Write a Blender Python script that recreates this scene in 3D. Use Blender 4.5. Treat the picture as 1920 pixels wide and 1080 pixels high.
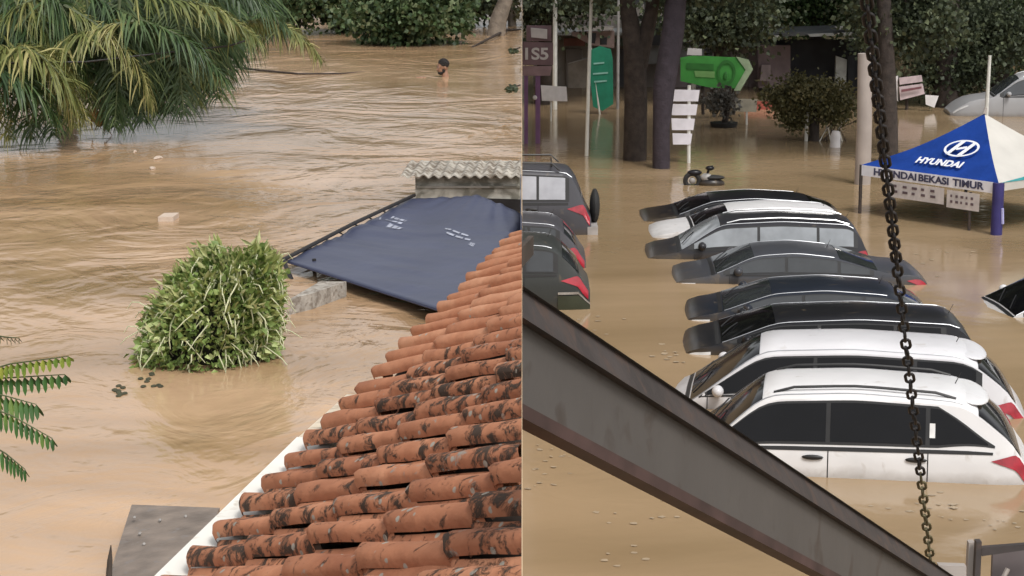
import bpy, bmesh, math, random
import numpy as np
from mathutils import Vector, Matrix, noise as mnoise

random.seed(7); rng = np.random.default_rng(7)
S = bpy.context.scene
for o in list(bpy.data.objects): bpy.data.objects.remove(o)

# ------------------------------------------------------------------ camera
F, CX, CY, HC, ZL = 3700.0, 978.5, 540.0, 6.2, 3.2   # focal px (1920 wide), principal point, camera height, river level
TH = math.atan(722 / F)
cam_d = bpy.data.cameras.new('camera'); cam = bpy.data.objects.new('camera', cam_d)
S.collection.objects.link(cam); S.camera = cam
cam.location = (0, 0, HC); cam.rotation_euler = (math.pi / 2 - TH, 0, 0)
cam_d.sensor_width = 36; cam_d.lens = 36 * F / 1920; cam_d.shift_x = (960 - CX) / 1920
cam_d.clip_start = 0.2; cam_d.clip_end = 3000

# ------------------------------------------------------------------ sky and light
SUN_EL, SUN_AZ = math.radians(56), math.radians(152)       # azimuth from +Y (away from camera) towards -X
w = bpy.data.worlds.new('World'); S.world = w; w.use_nodes = True
nt = w.node_tree; nt.nodes.clear()
sky = nt.nodes.new('ShaderNodeTexSky'); sky.sky_type = 'NISHITA'; sky.sun_disc = False
sky.sun_elevation = SUN_EL; sky.sun_rotation = SUN_AZ; sky.air_density = 1.0; sky.dust_density = 4.0; sky.ozone_density = 1.0
hs = nt.nodes.new('ShaderNodeHueSaturation'); hs.inputs['Saturation'].default_value = 0.12
bg = nt.nodes.new('ShaderNodeBackground'); bg.inputs['Strength'].default_value = 0.138
wo = nt.nodes.new('ShaderNodeOutputWorld')
nt.links.new(sky.outputs[0], hs.inputs['Color']); nt.links.new(hs.outputs[0], bg.inputs['Color']); nt.links.new(bg.outputs[0], wo.inputs['Surface'])
sd = bpy.data.lights.new('sun', 'SUN'); sun = bpy.data.objects.new('sun', sd); S.collection.objects.link(sun)
sd.energy = 1.35; sd.angle = math.radians(14); sd.color = (1, 0.955, 0.89)
sdir = Vector((math.sin(SUN_AZ) * math.cos(SUN_EL), math.cos(SUN_AZ) * math.cos(SUN_EL), math.sin(SUN_EL)))
sun.rotation_euler = (-sdir).to_track_quat('-Z', 'Y').to_euler()
vs = S.view_settings; vs.view_transform = 'Standard'; vs.look = 'None'; vs.exposure = 0.32; vs.gamma = 1; vs.use_curve_mapping = False

# ------------------------------------------------------------------ helpers
ct, st = math.cos(TH), math.sin(TH)
def cam2w(X, Y, Z): return Vector((X, Z * ct + Y * st, HC + Y * ct - Z * st))
def at_depth(px, py, D): return cam2w((px - CX) / F * D, (CY - py) / F * D, D)
def at_z(px, py, z):
    d = cam2w((px - CX) / F, (CY - py) / F, 1) - Vector((0, 0, HC))
    t = (z - HC) / d.z; return Vector((0, 0, HC)) + d * t
def at_y(px, py, y):
    d = cam2w((px - CX) / F, (CY - py) / F, 1) - Vector((0, 0, HC)); return Vector((0, 0, HC)) + d * (y / d.y)
V = Vector
def tag(o, label, cat, group=None):
    o['label'] = label; o['category'] = cat
    if group: o['group'] = group
    return o
def thing(name, label, cat, loc=(0, 0, 0), rotz=0, group=None):
    o = bpy.data.objects.new(name, None); S.collection.objects.link(o)
    o.location = loc; o.rotation_euler = (0, 0, rotz); o.empty_display_size = .2
    return tag(o, label, cat, group)
def link(name, me, m=None, parent=None):
    o = bpy.data.objects.new(name, me); S.collection.objects.link(o)
    if m and not len(me.materials): me.materials.append(m)
    if parent: o.parent = parent
    return o
def mesh(name, vs_, fs, smooth=False, ang=None):
    me = bpy.data.meshes.new(name); me.from_pydata([tuple(v) for v in vs_], [], fs)
    if smooth:
        me.polygons.foreach_set('use_smooth', [True] * len(me.polygons))
        if ang: me.set_sharp_from_angle(angle=math.radians(ang))
    me.update(); return me
def obj(name, vs_, fs, m, parent=None, smooth=False, ang=None, world=True):
    """world=True: vertices are world coordinates, shifted under an unrotated parent"""
    if parent is not None and world:
        L = root_loc(parent); vs_ = [V(v) - L for v in vs_]
    return link(name, mesh(name, vs_, fs, smooth, ang), m, parent)
def root_loc(o):
    L = V(o.location)
    while o.parent: o = o.parent; L += V(o.location)
    return L
def struct(o): o['kind'] = 'structure'; return o
class MB:
    def __init__(s): s.v = []; s.f = []
    def add(s, v, f):
        n = len(s.v); s.v += [V(p) for p in v]; s.f += [tuple(i + n for i in q) for q in f]; return s
    def box(s, c, sz, M=None):
        c = V(c); h = V(sz) / 2; P = []
        for x in (-1, 1):
            for y in (-1, 1):
                for z in (-1, 1):
                    d = V((x * h.x, y * h.y, z * h.z)); P.append(c + (M @ d if M else d))
        return s.add(P, [(0, 1, 3, 2), (4, 6, 7, 5), (0, 4, 5, 1), (2, 3, 7, 6), (0, 2, 6, 4), (1, 5, 7, 3)])
    def tube(s, pts, r, n=8, cap=True):
        pts = [V(p) for p in pts]; rs = r if isinstance(r, (list, tuple)) else [r] * len(pts)
        P = []; 
        for i, p in enumerate(pts):
            t = (pts[min(i + 1, len(pts) - 1)] - pts[max(i - 1, 0)]).normalized()
            a = t.cross(V((0, 0, 1)) if abs(t.z) < .9 else V((1, 0, 0))).normalized(); b = t.cross(a)
            P += [p + (a * math.cos(2 * math.pi * k / n) + b * math.sin(2 * math.pi * k / n)) * rs[i] for k in range(n)]
        fs = [(i * n + k, i * n + (k + 1) % n, (i + 1) * n + (k + 1) % n, (i + 1) * n + k) for i in range(len(pts) - 1) for k in range(n)]
        if cap: fs += [tuple(range(n - 1, -1, -1)), tuple((len(pts) - 1) * n + k for k in range(n))]
        return s.add(P, fs)
    def ell(s, c, r, n=12, m=8, M=None):
        P = []; c = V(c)
        for j in range(m + 1):
            for i in range(n):
                a = 2 * math.pi * i / n; b = math.pi * j / m
                d = V((r[0] * math.sin(b) * math.cos(a), r[1] * math.sin(b) * math.sin(a), r[2] * math.cos(b)))
                P.append(c + (M @ d if M else d))
        fs = [(j * n + i, j * n + (i + 1) % n, (j + 1) * n + (i + 1) % n, (j + 1) * n + i) for j in range(m) for i in range(n)]
        return s.add(P, fs)
    def quadprism(s, q, d):
        q = [V(p) for p in q]; d = V(d); n = len(q)
        return s.add(q + [p + d for p in q], [tuple(range(n)), tuple(range(2 * n - 1, n - 1, -1))] + [(i, i + n, (i + 1) % n + n, (i + 1) % n) for i in range(n)])
    def o(s, name, m, parent=None, smooth=False, ang=40, world=True):
        ob = obj(name, s.v, s.f, m, parent, smooth, ang, world)
        bm = bmesh.new(); bm.from_mesh(ob.data); bmesh.ops.recalc_face_normals(bm, faces=bm.faces); bm.to_mesh(ob.data); bm.free()
        return ob

# ------------------------------------------------------------------ materials
def nodes(m): m.use_nodes = True; return m.node_tree.nodes, m.node_tree.links, m.node_tree.nodes['Principled BSDF']
def ramp(n, stops):
    r = n.new('ShaderNodeValToRGB'); e = r.color_ramp.elements
    while len(e) < len(stops): e.new(0.5)
    for k, (p, c) in enumerate(stops): e[k].position = p; e[k].color = (*c, 1) if len(c) == 3 else c
    return r
MC = {}
def pm(name, col, rough=.6, var=.2, scale=4., bump=0., metal=0., coat=0., spec=.5, dirt=None, dirt_amt=.5):
    if name in MC: return MC[name]
    m = bpy.data.materials.new(name); n, l, b = nodes(m); MC[name] = m
    tc = n.new('ShaderNodeTexCoord'); nz = n.new('ShaderNodeTexNoise'); nz.inputs['Scale'].default_value = scale; nz.inputs['Detail'].default_value = 6
    l.new(tc.outputs['Object'], nz.inputs['Vector'])
    lo = tuple(c * (1 - var) for c in col); hi = tuple(min(1, c * (1 + var)) for c in col)
    r = ramp(n, [(.3, lo), (.7, hi)]); l.new(nz.outputs['Fac'], r.inputs['Fac']); out = r.outputs['Color']
    if dirt:
        n2 = n.new('ShaderNodeTexNoise'); n2.inputs['Scale'].default_value = scale * 2.3; n2.inputs['Detail'].default_value = 8; n2.inputs['Distortion'].default_value = .6
        l.new(tc.outputs['Object'], n2.inputs['Vector'])
        r2 = ramp(n, [(.62 - dirt_amt * .3, (0, 0, 0)), (.72 - dirt_amt * .2, (1, 1, 1))]); l.new(n2.outputs['Fac'], r2.inputs['Fac'])
        mx = n.new('ShaderNodeMixRGB'); mx.inputs['Color2'].default_value = (*dirt, 1); l.new(r2.outputs['Color'], mx.inputs['Fac']); l.new(out, mx.inputs['Color1']); out = mx.outputs['Color']
    l.new(out, b.inputs['Base Color']); b.inputs['Roughness'].default_value = rough; b.inputs['Metallic'].default_value = metal
    b.inputs['Coat Weight'].default_value = coat; b.inputs['Coat Roughness'].default_value = .12; b.inputs['Specular IOR Level'].default_value = spec
    if bump:
        bp = n.new('ShaderNodeBump'); bp.inputs['Strength'].default_value = 1; bp.inputs['Distance'].default_value = bump
        n3 = n.new('ShaderNodeTexNoise'); n3.inputs['Scale'].default_value = scale * 4; n3.inputs['Detail'].default_value = 5
        l.new(tc.outputs['Object'], n3.inputs['Vector']); l.new(n3.outputs['Fac'], bp.inputs['Height']); l.new(bp.outputs[0], b.inputs['Normal'])
    return m
def leafmat(name, c1, c2, c3=None, scale=1.5, trans=.25, rough=.5):
    if name in MC: return MC[name]
    m = bpy.data.materials.new(name); n, l, b = nodes(m); MC[name] = m
    tc = n.new('ShaderNodeTexCoord'); nz = n.new('ShaderNodeTexNoise'); nz.inputs['Scale'].default_value = scale; nz.inputs['Detail'].default_value = 3
    l.new(tc.outputs['Object'], nz.inputs['Vector'])
    wn = n.new('ShaderNodeTexWhiteNoise'); gi = n.new('ShaderNodeNewGeometry')
    ad = n.new('ShaderNodeMath'); ad.operation = 'MULTIPLY_ADD'; ad.inputs[1].default_value = .45; 
    l.new(gi.outputs['Random Per Island'], ad.inputs[0]); l.new(nz.outputs['Fac'], ad.inputs[2])
    sb = n.new('ShaderNodeMath'); sb.operation = 'SUBTRACT'; sb.inputs[1].default_value = .22; l.new(ad.outputs[0], sb.inputs[0])
    r = ramp(n, [(.3, c1), (.6, c2)] + ([(.8, c3)] if c3 else [])); l.new(sb.outputs[0], r.inputs['Fac'])
    l.new(r.outputs['Color'], b.inputs['Base Color']); b.inputs['Roughness'].default_value = rough; b.inputs['Specular IOR Level'].default_value = .35
    tr = n.new('ShaderNodeBsdfTranslucent'); l.new(r.outputs['Color'], tr.inputs['Color'])
    mx = n.new('ShaderNodeMixShader'); mx.inputs[0].default_value = trans; l.new(b.outputs[0], mx.inputs[1]); l.new(tr.outputs[0], mx.inputs[2])
    l.new(mx.outputs[0], n['Material Output'].inputs['Surface'])
    return m
def watermat(name, c1, c2, layers, rough, colscale=(.15, .3), coldist=1.5, calm=.3):
    m = bpy.data.materials.new(name); n, l, b = nodes(m)
    tc = n.new('ShaderNodeTexCoord')
    def nz(sx, sy, det, dist, rot=0, rgh=.5):
        mp = n.new('ShaderNodeMapping'); mp.inputs['Scale'].default_value = (sx, sy, 1); mp.inputs['Rotation'].default_value = (0, 0, rot)
        x = n.new('ShaderNodeTexNoise'); x.inputs['Scale'].default_value = 1; x.inputs['Detail'].default_value = det; x.inputs['Distortion'].default_value = dist; x.inputs['Roughness'].default_value = rgh
        l.new(tc.outputs['Object'], mp.inputs['Vector']); l.new(mp.outputs[0], x.inputs['Vector']); return x.outputs['Fac']
    r = ramp(n, [(.32, c1), (.68, c2)]); l.new(nz(colscale[0], colscale[1], 5, coldist, .2), r.inputs['Fac']); l.new(r.outputs['Color'], b.inputs['Base Color'])
    b.inputs['IOR'].default_value = 1.33; b.inputs['Roughness'].default_value = rough
    prev = None
    cr_ = ramp(n, [(.36, (calm,) * 3), (.62, (1, 1, 1))]); l.new(nz(.10, .07, 3, 1.5, .6), cr_.inputs['Fac'])
    for (sx, sy, det, dist, rot, rgh, h) in layers:
        bp = n.new('ShaderNodeBump'); bp.inputs['Strength'].default_value = 1; bp.inputs['Distance'].default_value = h; l.new(cr_.outputs['Color'], bp.inputs['Strength'])
        l.new(nz(sx, sy, det, dist, rot, rgh), bp.inputs['Height'])
        if prev: l.new(prev, bp.inputs['Normal'])
        prev = bp.outputs[0]
    l.new(prev, b.inputs['Normal'])
    return m
white_paint = pm('white paint', (.74, .73, .71), .25, .06, 3, coat=.6)
black_trim = pm('black trim', (.012, .012, .013), .45, .2)
rubber = pm('rubber', (.02, .02, .02), .8, .3)
glass_dark = pm('dark glass', (.004, .004, .005), .08, .3, 2, spec=.25)
glass_grey = pm('grey glass', (.03, .034, .038), .06, .3, 2, spec=.7)
red_lens = pm('red lens', (.35, .015, .03), .15, .3, 8, coat=.8)
clear_lens = pm('clear lens', (.6, .6, .6), .1, .15, 8, coat=.8)
chrome = pm('chrome', (.6, .6, .6), .2, .1, 5, metal=1)

# ------------------------------------------------------------------ the setting: two sheets of flood water and the wall between them
mud_river = watermat('river water', (.30, .19, .10), (.53, .355, .22),
    [(.42, .34, 4, 1.6, .5, .5, .15), (1.25, .95, 4, 2.0, -.3, .5, .038), (4.2, 3.0, 3, 1.0, .4, .5, .006)], .12, (.16, .22), 2.4, .25)
mud_park = watermat('car park water', (.265, .186, .104), (.385, .275, .165),
    [(.3, .4, 3, .8, .1, .5, .03), (1.5, 1.6, 4, 1, .2, .5, .012), (6, 6, 2, .6, -.2, .5, .002)], .12, (.09, .2), 1.5, .1)
def sheet(name, x0, x1, y0, y1, z, m):
    return struct(obj(name, [(x0, y0, z), (x1, y0, z), (x1, y1, z), (x0, y1, z)], [(0, 1, 2, 3)], m))
sheet('river_water', -900, -.004, .3, 900, ZL, mud_river)
sheet('flood_water', .004, 900, .3, 900, 0, mud_park)
concrete = pm('concrete', (.30, .28, .25), .85, .25, 2, bump=.01, dirt=(.16, .15, .12), dirt_amt=.5)
wl = MB().box((0, 450, ZL / 2 - .5), (.008, 900, ZL + 1.0)).o('flood_wall', pm('warm bounce concrete', (.46, .34, .215), .9, .2, 2, bump=.01))  # tan tone chosen so the wall bounces warm light onto the water
tag(wl, 'thin grey flood wall between the river and the lower car park', 'wall')

# ------------------------------------------------------------------ foliage helpers
def leaf_verts(P, D, size, asp=.45, up_bias=0.0, fold=.15):
    """P points, D main directions; diamond leaves of two triangles sharing the midrib"""
    n = len(P); D = D / np.linalg.norm(D, axis=1)[:, None]
    r = rng.normal(size=(n, 3)); r[:, 2] *= .5
    A = np.cross(D, r); A /= np.linalg.norm(A, axis=1)[:, None] + 1e-9
    N = np.cross(D, A)
    s = (size * rng.uniform(.65, 1.35, n))[:, None]
    base = P; tip = P + D * s
    l = P + D * s * .45 + A * s * asp + N * s * fold; q = P + D * s * .45 - A * s * asp + N * s * fold
    Vv = np.empty((n * 4, 3)); Vv[0::4] = base; Vv[1::4] = l; Vv[2::4] = tip; Vv[3::4] = q
    return Vv
def leaf_obj(name, Vv, m, parent, clip=None, stuff=False):
    n = len(Vv) // 4; Q = Vv.reshape(n, 4, 3)
    if clip == 'left': Q = Q[(Q[:, :, 0] < -.01).all(axis=1)]
    if clip == 'right': Q = Q[(Q[:, :, 0] > .01).all(axis=1)]
    n = len(Q); Q = Q - np.array(root_loc(parent)) if parent else Q
    me = bpy.data.meshes.new(name); me.vertices.add(n * 4); me.vertices.foreach_set('co', Q.reshape(-1).astype(np.float32))
    idx = np.arange(n)[:, None] * 4; tris = np.concatenate([idx + [[0, 1, 2]], idx + [[0, 2, 3]]], axis=1).reshape(-1)
    me.loops.add(n * 6); me.loops.foreach_set('vertex_index', tris.astype(np.int32))
    me.polygons.add(n * 2); me.polygons.foreach_set('loop_start', np.arange(0, n * 6, 3, dtype=np.int32))
    me.update(calc_edges=True)
    return link(name, me, m, parent)
def crown_points(c, r, ncl, per, cl_r, shell=.55):
    c = np.array(c); r = np.array(r); out = []; dirs = []; cents = []
    for _ in range(ncl):
        d = rng.normal(size=3); d /= np.linalg.norm(d); k = rng.uniform(shell, 1) if rng.random() < .8 else rng.uniform(0, shell)
        cc = c + d * r * k; cents.append(cc); s = cl_r * rng.uniform(.6, 1.3)
        p = rng.normal(size=(per, 3)) * s * np.array([1, 1, .7]) * .5 + cc
        out.append(p); q = (p - cc); q /= np.linalg.norm(q, axis=1)[:, None] + 1e-6
        dirs.append(q + rng.normal(size=(per, 3)) * .6 + np.array([0, 0, -.25]))
    return np.concatenate(out), np.concatenate(dirs), cents
bark = pm('bark', (.042, .032, .027), .9, .4, 6, bump=.02)
bark_grey = pm('grey bark', (.20, .165, .13), .9, .3, 6, bump=.02)
leaf_dark = leafmat('dark leaves', (.038, .05, .03), (.078, .098, .054), (.15, .175, .095))
leaf_mid = leafmat('green leaves', (.026, .052, .018), (.055, .10, .032), (.13, .18, .065))
leaf_olive = leafmat('olive leaves', (.075, .072, .03), (.15, .14, .06), (.24, .21, .11))
def tree(name, label, base, trunk_pts, trunk_r, crowns, leaf, lsize, m=leaf_mid, clip=None, group=None, bk=bark, cat='tree', limbs=True):
    t = thing(name, label, cat, base, group=group)
    tb = MB(); tb.tube(trunk_pts, trunk_r, 10)
    Vs = []
    for (c, r, ncl, per, clr) in crowns:
        P, D, cents = crown_points(c, r, ncl, per, clr); Vs.append(leaf_verts(P, D, lsize))
        if limbs:
            for cc in cents[:max(4, ncl // 5)]:
                a = V(trunk_pts[-1]); e = V(cc)
                if clip == 'right' and e.x < .15: continue
                if clip == 'left' and e.x > -.15: continue
                mid = a.lerp(e, .5) + V((0, 0, .15)); tb.tube([a, mid, e], [trunk_r[-1] * .55, trunk_r[-1] * .3, trunk_r[-1] * .1], 6)
    tb.o('trunk', bk, t, True)
    leaf_obj('crown', np.concatenate(Vs), m, t, clip)['kind'] = 'stuff'
    return t

exec_left = True
# ================================================================== LEFT: the river
# ---- tiled roof: lattice P0 + i*E (along the eave) + j*C (up the slope)
D0 = 4.5
def camvec(X, Y, Z): return cam2w(X, Y, Z) - V((0, 0, HC))
P0 = at_depth(352, 1055, D0)
Ev = camvec((1588 - CX) / F, (CY + 184) / F, 1) * (D0 * .044)
Cv = -camvec((-1473 - CX) / F, (CY - 1365) / F, 1) * .257
Nv = Ev.cross(Cv).normalized()
if Nv.z < 0: Nv = -Nv
P0 = P0 - Nv * .032
def terracotta():
    m = bpy.data.materials.new('terracotta'); n, l, b = nodes(m)
    oi = n.new('ShaderNodeObjectInfo'); tc = n.new('ShaderNodeTexCoord')
    mu = n.new('ShaderNodeVectorMath'); mu.operation = 'SCALE'; mu.inputs[0].default_value = (37, 61, 23); l.new(oi.outputs['Random'], mu.inputs['Scale'])
    av = n.new('ShaderNodeVectorMath'); av.operation = 'ADD'; l.new(tc.outputs['Object'], av.inputs[0]); l.new(mu.outputs[0], av.inputs[1])
    sp = n.new('ShaderNodeSeparateColor'); l.new(oi.outputs['Color'], sp.inputs['Color'])
    def nz(s, d, dist=0, rg=.5):
        x = n.new('ShaderNodeTexNoise'); x.inputs['Scale'].default_value = s; x.inputs['Detail'].default_value = d; x.inputs['Distortion'].default_value = dist; x.inputs['Roughness'].default_value = rg
        l.new(av.outputs[0], x.inputs['Vector']); return x.outputs['Fac']
    def math_(op, a, b_, c=None):
        x = n.new('ShaderNodeMath'); x.operation = op; x.use_clamp = False
        for k, q in enumerate((a, b_, c)):
            if q is None: continue
            if isinstance(q, (int, float)): x.inputs[k].default_value = q
            else: l.new(q, x.inputs[k])
        return x.outputs[0]
    def mix(f, c1, c2):
        x = n.new('ShaderNodeMixRGB'); l.new(f, x.inputs['Fac'])
        for k, q in (('Color1', c1), ('Color2', c2)):
            if isinstance(q, tuple): x.inputs[k].default_value = (*q, 1)
            else: l.new(q, x.inputs[k])
        return x.outputs['Color']
    base = ramp(n, [(.25, (.30, .115, .06)), (.55, (.46, .20, .108)), (.85, (.62, .33, .20))])
    l.new(math_('MULTIPLY_ADD', nz(9, 5), .6, math_('MULTIPLY', sp.outputs['Green'], .42)), base.inputs['Fac'])
    def step(x, edge, soft):
        mr = n.new('ShaderNodeMapRange'); mr.interpolation_type = 'SMOOTHSTEP'; l.new(x, mr.inputs['Value'])
        if isinstance(edge, (int, float)): mr.inputs['From Min'].default_value = edge; mr.inputs['From Max'].default_value = edge + soft
        else: l.new(edge, mr.inputs['From Min']); l.new(math_('ADD', edge, soft), mr.inputs['From Max'])
        return mr.outputs[0]
    edge = math_('MULTIPLY_ADD', sp.outputs['Red'], -.29, .775)
    blot = step(nz(19, 8, .5, .7), edge, .11)
    c = mix(blot, base.outputs['Color'], (.060, .040, .029))
    gedge = math_('MULTIPLY_ADD', sp.outputs['Blue'], -.42, .74)
    grey = step(nz(22, 6, .5, .65), gedge, .12)
    c = mix(grey, c, (.27, .255, .225))
    vo = n.new('ShaderNodeTexVoronoi'); vo.inputs['Scale'].default_value = 26; l.new(av.outputs[0], vo.inputs['Vector'])
    spots = math_('MULTIPLY', step(math_('SUBTRACT', .34, vo.outputs['Distance']), .12, .05), step(nz(7, 3), math_('MULTIPLY_ADD', sp.outputs['Red'], -.16, .62), .06))
    c = mix(spots, c, (.36, .33, .28))
    l.new(c, b.inputs['Base Color']); b.inputs['Roughness'].default_value = .82; b.inputs['Specular IOR Level'].default_value = .3
    bp = n.new('ShaderNodeBump'); bp.inputs['Distance'].default_value = .006; l.new(math_('ADD', nz(22, 6), math_('MULTIPLY', blot, .35)), bp.inputs['Height']); l.new(bp.outputs[0], b.inputs['Normal'])
    return m
tile_m = terracotta()
house = thing('tiled_house', 'low house with an old orange clay tile roof and white eaves gutter over the river', 'house', P0)
prof = []                                     # (e, height) across one tile: half-round rib then shallow pan
for k in range(9):
    a = math.pi * k / 8; prof.append((.27 - .225 * math.cos(a), .031 * math.sin(a) ** .75))
prof += [(.57, -.016), (.76, -.019), (.94, -.015), (1.05, -.006)]
def tile_mesh(seed):
    r = random.Random(seed); vs_ = []; fs = []; n = len(prof)
    cs = [-.1, -.04, .3, .65, 1.02]
    for ci, c in enumerate(cs):
        for (e, h) in prof:
            nb = mnoise.noise(V((e * 4 + seed * 7, c * 4, seed))) * .007
            edge = (.035 * r.uniform(-.3, 1) if ci == 0 else 0)
            vs_.append(Ev * e + Cv * (c + edge) + Nv * (h * (1.06 - .08 * c) + .018 * (1 - c) + nb - (.005 if ci == 0 else 0)))
    for i in range(len(cs) - 1):
        for k in range(n - 1): fs.append((i * n + k, i * n + k + 1, (i + 1) * n + k + 1, (i + 1) * n + k))
    b0 = len(vs_)
    for k in range(n): vs_.append(vs_[k] - Nv * .017 + Cv * .015)
    for k in range(n - 1): fs.append((k, b0 + k, b0 + k + 1, k + 1))
    return mesh('tile', vs_, fs, True, 50)
tmeshes = [tile_mesh(k) for k in range(8)]
def bisect_x0(me, off, keep_left=True):
    bm = bmesh.new(); bm.from_mesh(me)
    bmesh.ops.bisect_plane(bm, geom=bm.verts[:] + bm.edges[:] + bm.faces[:], plane_co=V((-.0006, 0, 0)) - V(off), plane_no=(1, 0, 0), clear_outer=keep_left, clear_inner=not keep_left)
    m2 = me.copy(); bm.to_mesh(m2); n = len(bm.faces); bm.free(); return m2 if n else None
tr_ = random.Random(3)
for i in range(-5, 24):
    for j in range(0, 8):
        L = P0 + Ev * i + Cv * j
        if L.x > -.002: break
        far = max(0, min(1, (i - 5) / 9)); up = j
        me = tmeshes[tr_.randrange(8)]
        L = L + Nv * tr_.uniform(-.004, .005) + Cv * tr_.uniform(-.03, .03)
        rot = (tr_.uniform(-.012, .012), tr_.uniform(-.012, .012), tr_.uniform(-.014, .014))
        if L.x + Cv.x * 1.1 + Ev.x * 1.1 > -.01:
            me = bisect_x0(me, L); rot = (0, 0, 0)
            if me is None: continue
        t = link('tile', me, tile_m, house); t.location = L - P0; t.rotation_euler = rot
        wear = .95 - .75 * far + tr_.uniform(-.25, .2) + (.12 * j if i > 4 else 0)
        if i > 3 and j == 0: wear -= .15
        grey = tr_.random() ** 3 * .6 + (.28 if tr_.random() < .14 * (1 - .6 * far) else 0)
        t.color = (max(0, min(1.1, wear)), tr_.uniform(.2, 1) * .6 + .4 * far, min(.42, grey) * (1 - .5 * far), 1)
# deck, gutter, wall
dk = [P0 + Ev * -6 + Cv * .05, P0 + Ev * 24 + Cv * .05]
def to_x0(p, d): return p + d * ((-.001 - p.x) / d.x)
deck_m = pm('old timber', (.06, .045, .035), .9, .3, 8)
MB().quadprism([dk[0] - Nv * .045, dk[1] - Nv * .045, to_x0(dk[1], Cv) - Nv * .045, to_x0(dk[0], Cv) - Nv * .045], -Nv * .02).o('roof_deck', deck_m, house)
dk_o = S.collection.objects[-1] if False else [o for o in house.children if o.name.startswith('roof_deck')][0]
dk_o.data = bisect_x0(dk_o.data, P0)
eh = V((Ev.x, Ev.y, 0)).normalized(); oh = V((-eh.y, eh.x, 0)); oh = oh if oh.x < 0 else -oh
gut_w = pm('white painted gutter', (.80, .78, .72), .5, .06, 6, dirt=(.55, .5, .42), dirt_amt=.12)
gut_c = pm('cream painted gutter', (.62, .54, .42), .6, .12, 6, dirt=(.4, .33, .25), dirt_amt=.3)
def gutter(i0, i1, w0, w1, m, dz=0):
    z = V((0, 0, 1)); a = P0 + Ev * i0 - z * (.012 + dz); b = P0 + Ev * i1 - z * (.012 + dz)
    g = MB()
    g.quadprism([a - oh * .02, a + oh * w0, b + oh * w1, b - oh * .02], -z * .02)
    g.quadprism([a + oh * w0 - z * .021, a + oh * (w0 - .012) - z * .021, b + oh * (w1 - .012) - z * .021, b + oh * w1 - z * .021], -z * .05)
    g.o('gutter', m, house)
gutter(-5, 6.0, .10, .10, gut_w); gutter(6.03, 8.6, .10, .085, gut_c, .004)
fb = MB(); a = P0 + Ev * 8.32 - V((0, 0, .03)); b = P0 + Ev * 24 - V((0, 0, .03))
fb.quadprism([a + oh * .004, a - oh * .02, b - oh * .02, b + oh * .004], V((0, 0, -.09))); fb.o('fascia_board', deck_m, house)
wa = P0 + Ev * -6 - oh * .3; wb = P0 + Ev * 7 - oh * .3
wa.z = wb.z = ZL - .6; hh = P0.z - ZL + .62
MB().quadprism([wa, wb, wb - oh * .12, wa - oh * .12], (0, 0, hh)).o('house_wall', pm('plaster', (.5, .46, .4), .9, .15, 2, dirt=(.3, .25, .2)), house)

# ---- grey building with corrugated roof behind the awning
YB = 19.2
b0 = at_y(779, 372, YB); bt = at_y(779, 331, YB)
shed = thing('concrete_shed', 'low grey concrete shed with corrugated roof edge behind the blue awning', 'shed', (b0.x, YB, ZL))
MB().box(((b0.x - .005) / 2, YB + .6, (ZL - .5 + bt.z) / 2), (-.005 - b0.x, 1.2, bt.z - ZL + .5)).o('wall', pm('weathered render', (.42, .40, .35), .9, .3, 3, bump=.01, dirt=(.17, .16, .13), dirt_amt=.75), shed)
MB().box(((b0.x) / 2 , YB - .012, bt.z - .10), (-b0.x - .03, .02, .02)).o('ledge', concrete, shed)
MB().quadprism([at_y(905, 372, YB - .02), at_y(977, 374, YB - .02), at_y(977, 398, YB - .02), at_y(930, 385, YB - .02)], (0, .012, 0)).o('opening', pm('dark opening', (.012, .01, .01), .9), shed)
# corrugated sheet
cr = MB(); x0 = at_y(752, 322, YB - .1).x; x1 = -.005; nseg = 150; ze = bt.z + .012
for row, (yy, dz) in enumerate(((YB - .12, 0), (YB + .75, .03))):
    for k in range(nseg + 1):
        x = x0 + (x1 - x0) * k / nseg; ph = (x - x0) / .10 * 2 * math.pi
        cr.v.append(V((x + (yy - YB) * .05, yy, ze + dz + .014 * math.sin(ph) + .01)))
cr.f = [(k, k + 1, nseg + 2 + k, nseg + 1 + k) for k in range(nseg)]
n0 = len(cr.v); cr.v += [v - V((0, 0, .012)) for v in cr.v[:nseg + 1]]
cr.f += [(k, n0 + k, n0 + k + 1, k + 1) for k in range(nseg)]
for v in cr.v: v.x = min(v.x, -.005)
cr.o('corrugated_roof', pm('fibre cement', (.40, .37, .32), .9, .3, 5, bump=.005, dirt=(.15, .12, .09), dirt_amt=.6), shed, True, 60)

# ---- navy awning
def aw(u, v):
    top = [(0, (768, 374, 18.9)), (.42, (900, 368, 18.6)), (.55, (930, 380, 18.3)), (.75, (978, 402, 18.0)), (1, (978, 470, 17))]
    bot = [(0, (537, 490, 16.05)), (.55, (760, 561, 14.45)), (.72, (830, 583, 13.85)), (1, (978, 622, 13.1))]
    def ev(t, u):
        for (a, p), (b, q) in zip(t, t[1:]):
            if u <= b + 1e-9:
                k = (u - a) / (b - a); return at_y(*p).lerp(at_y(*q), k)
    p = ev(top, u).lerp(ev(bot, u), v)
    s = math.sin(math.pi * v ** .7) * .10 * math.sin(math.pi * min(1, u * 1.2 + .05))
    p.z -= s * .8
    fan = math.exp(-((u - .43) / .28) ** 2) * math.exp(-v * 5)
    p.z += fan * .035 * mnoise.noise(V(((u - .42) / (v + .25) * 5, 0, 2)))
    fold = mnoise.noise(V((u * 2.0 + 3, v * 9 + u * 2.5, 1))) * .020 + mnoise.noise(V((u * 3 + 9, v * 26 + u * 5, 4))) * .014
    p.z += fold * min(1, v * 5) * min(1, (1 - v) * 8 + .15)
    p.x = min(p.x, -.005); return p
NU, NV_ = 70, 56
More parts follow.
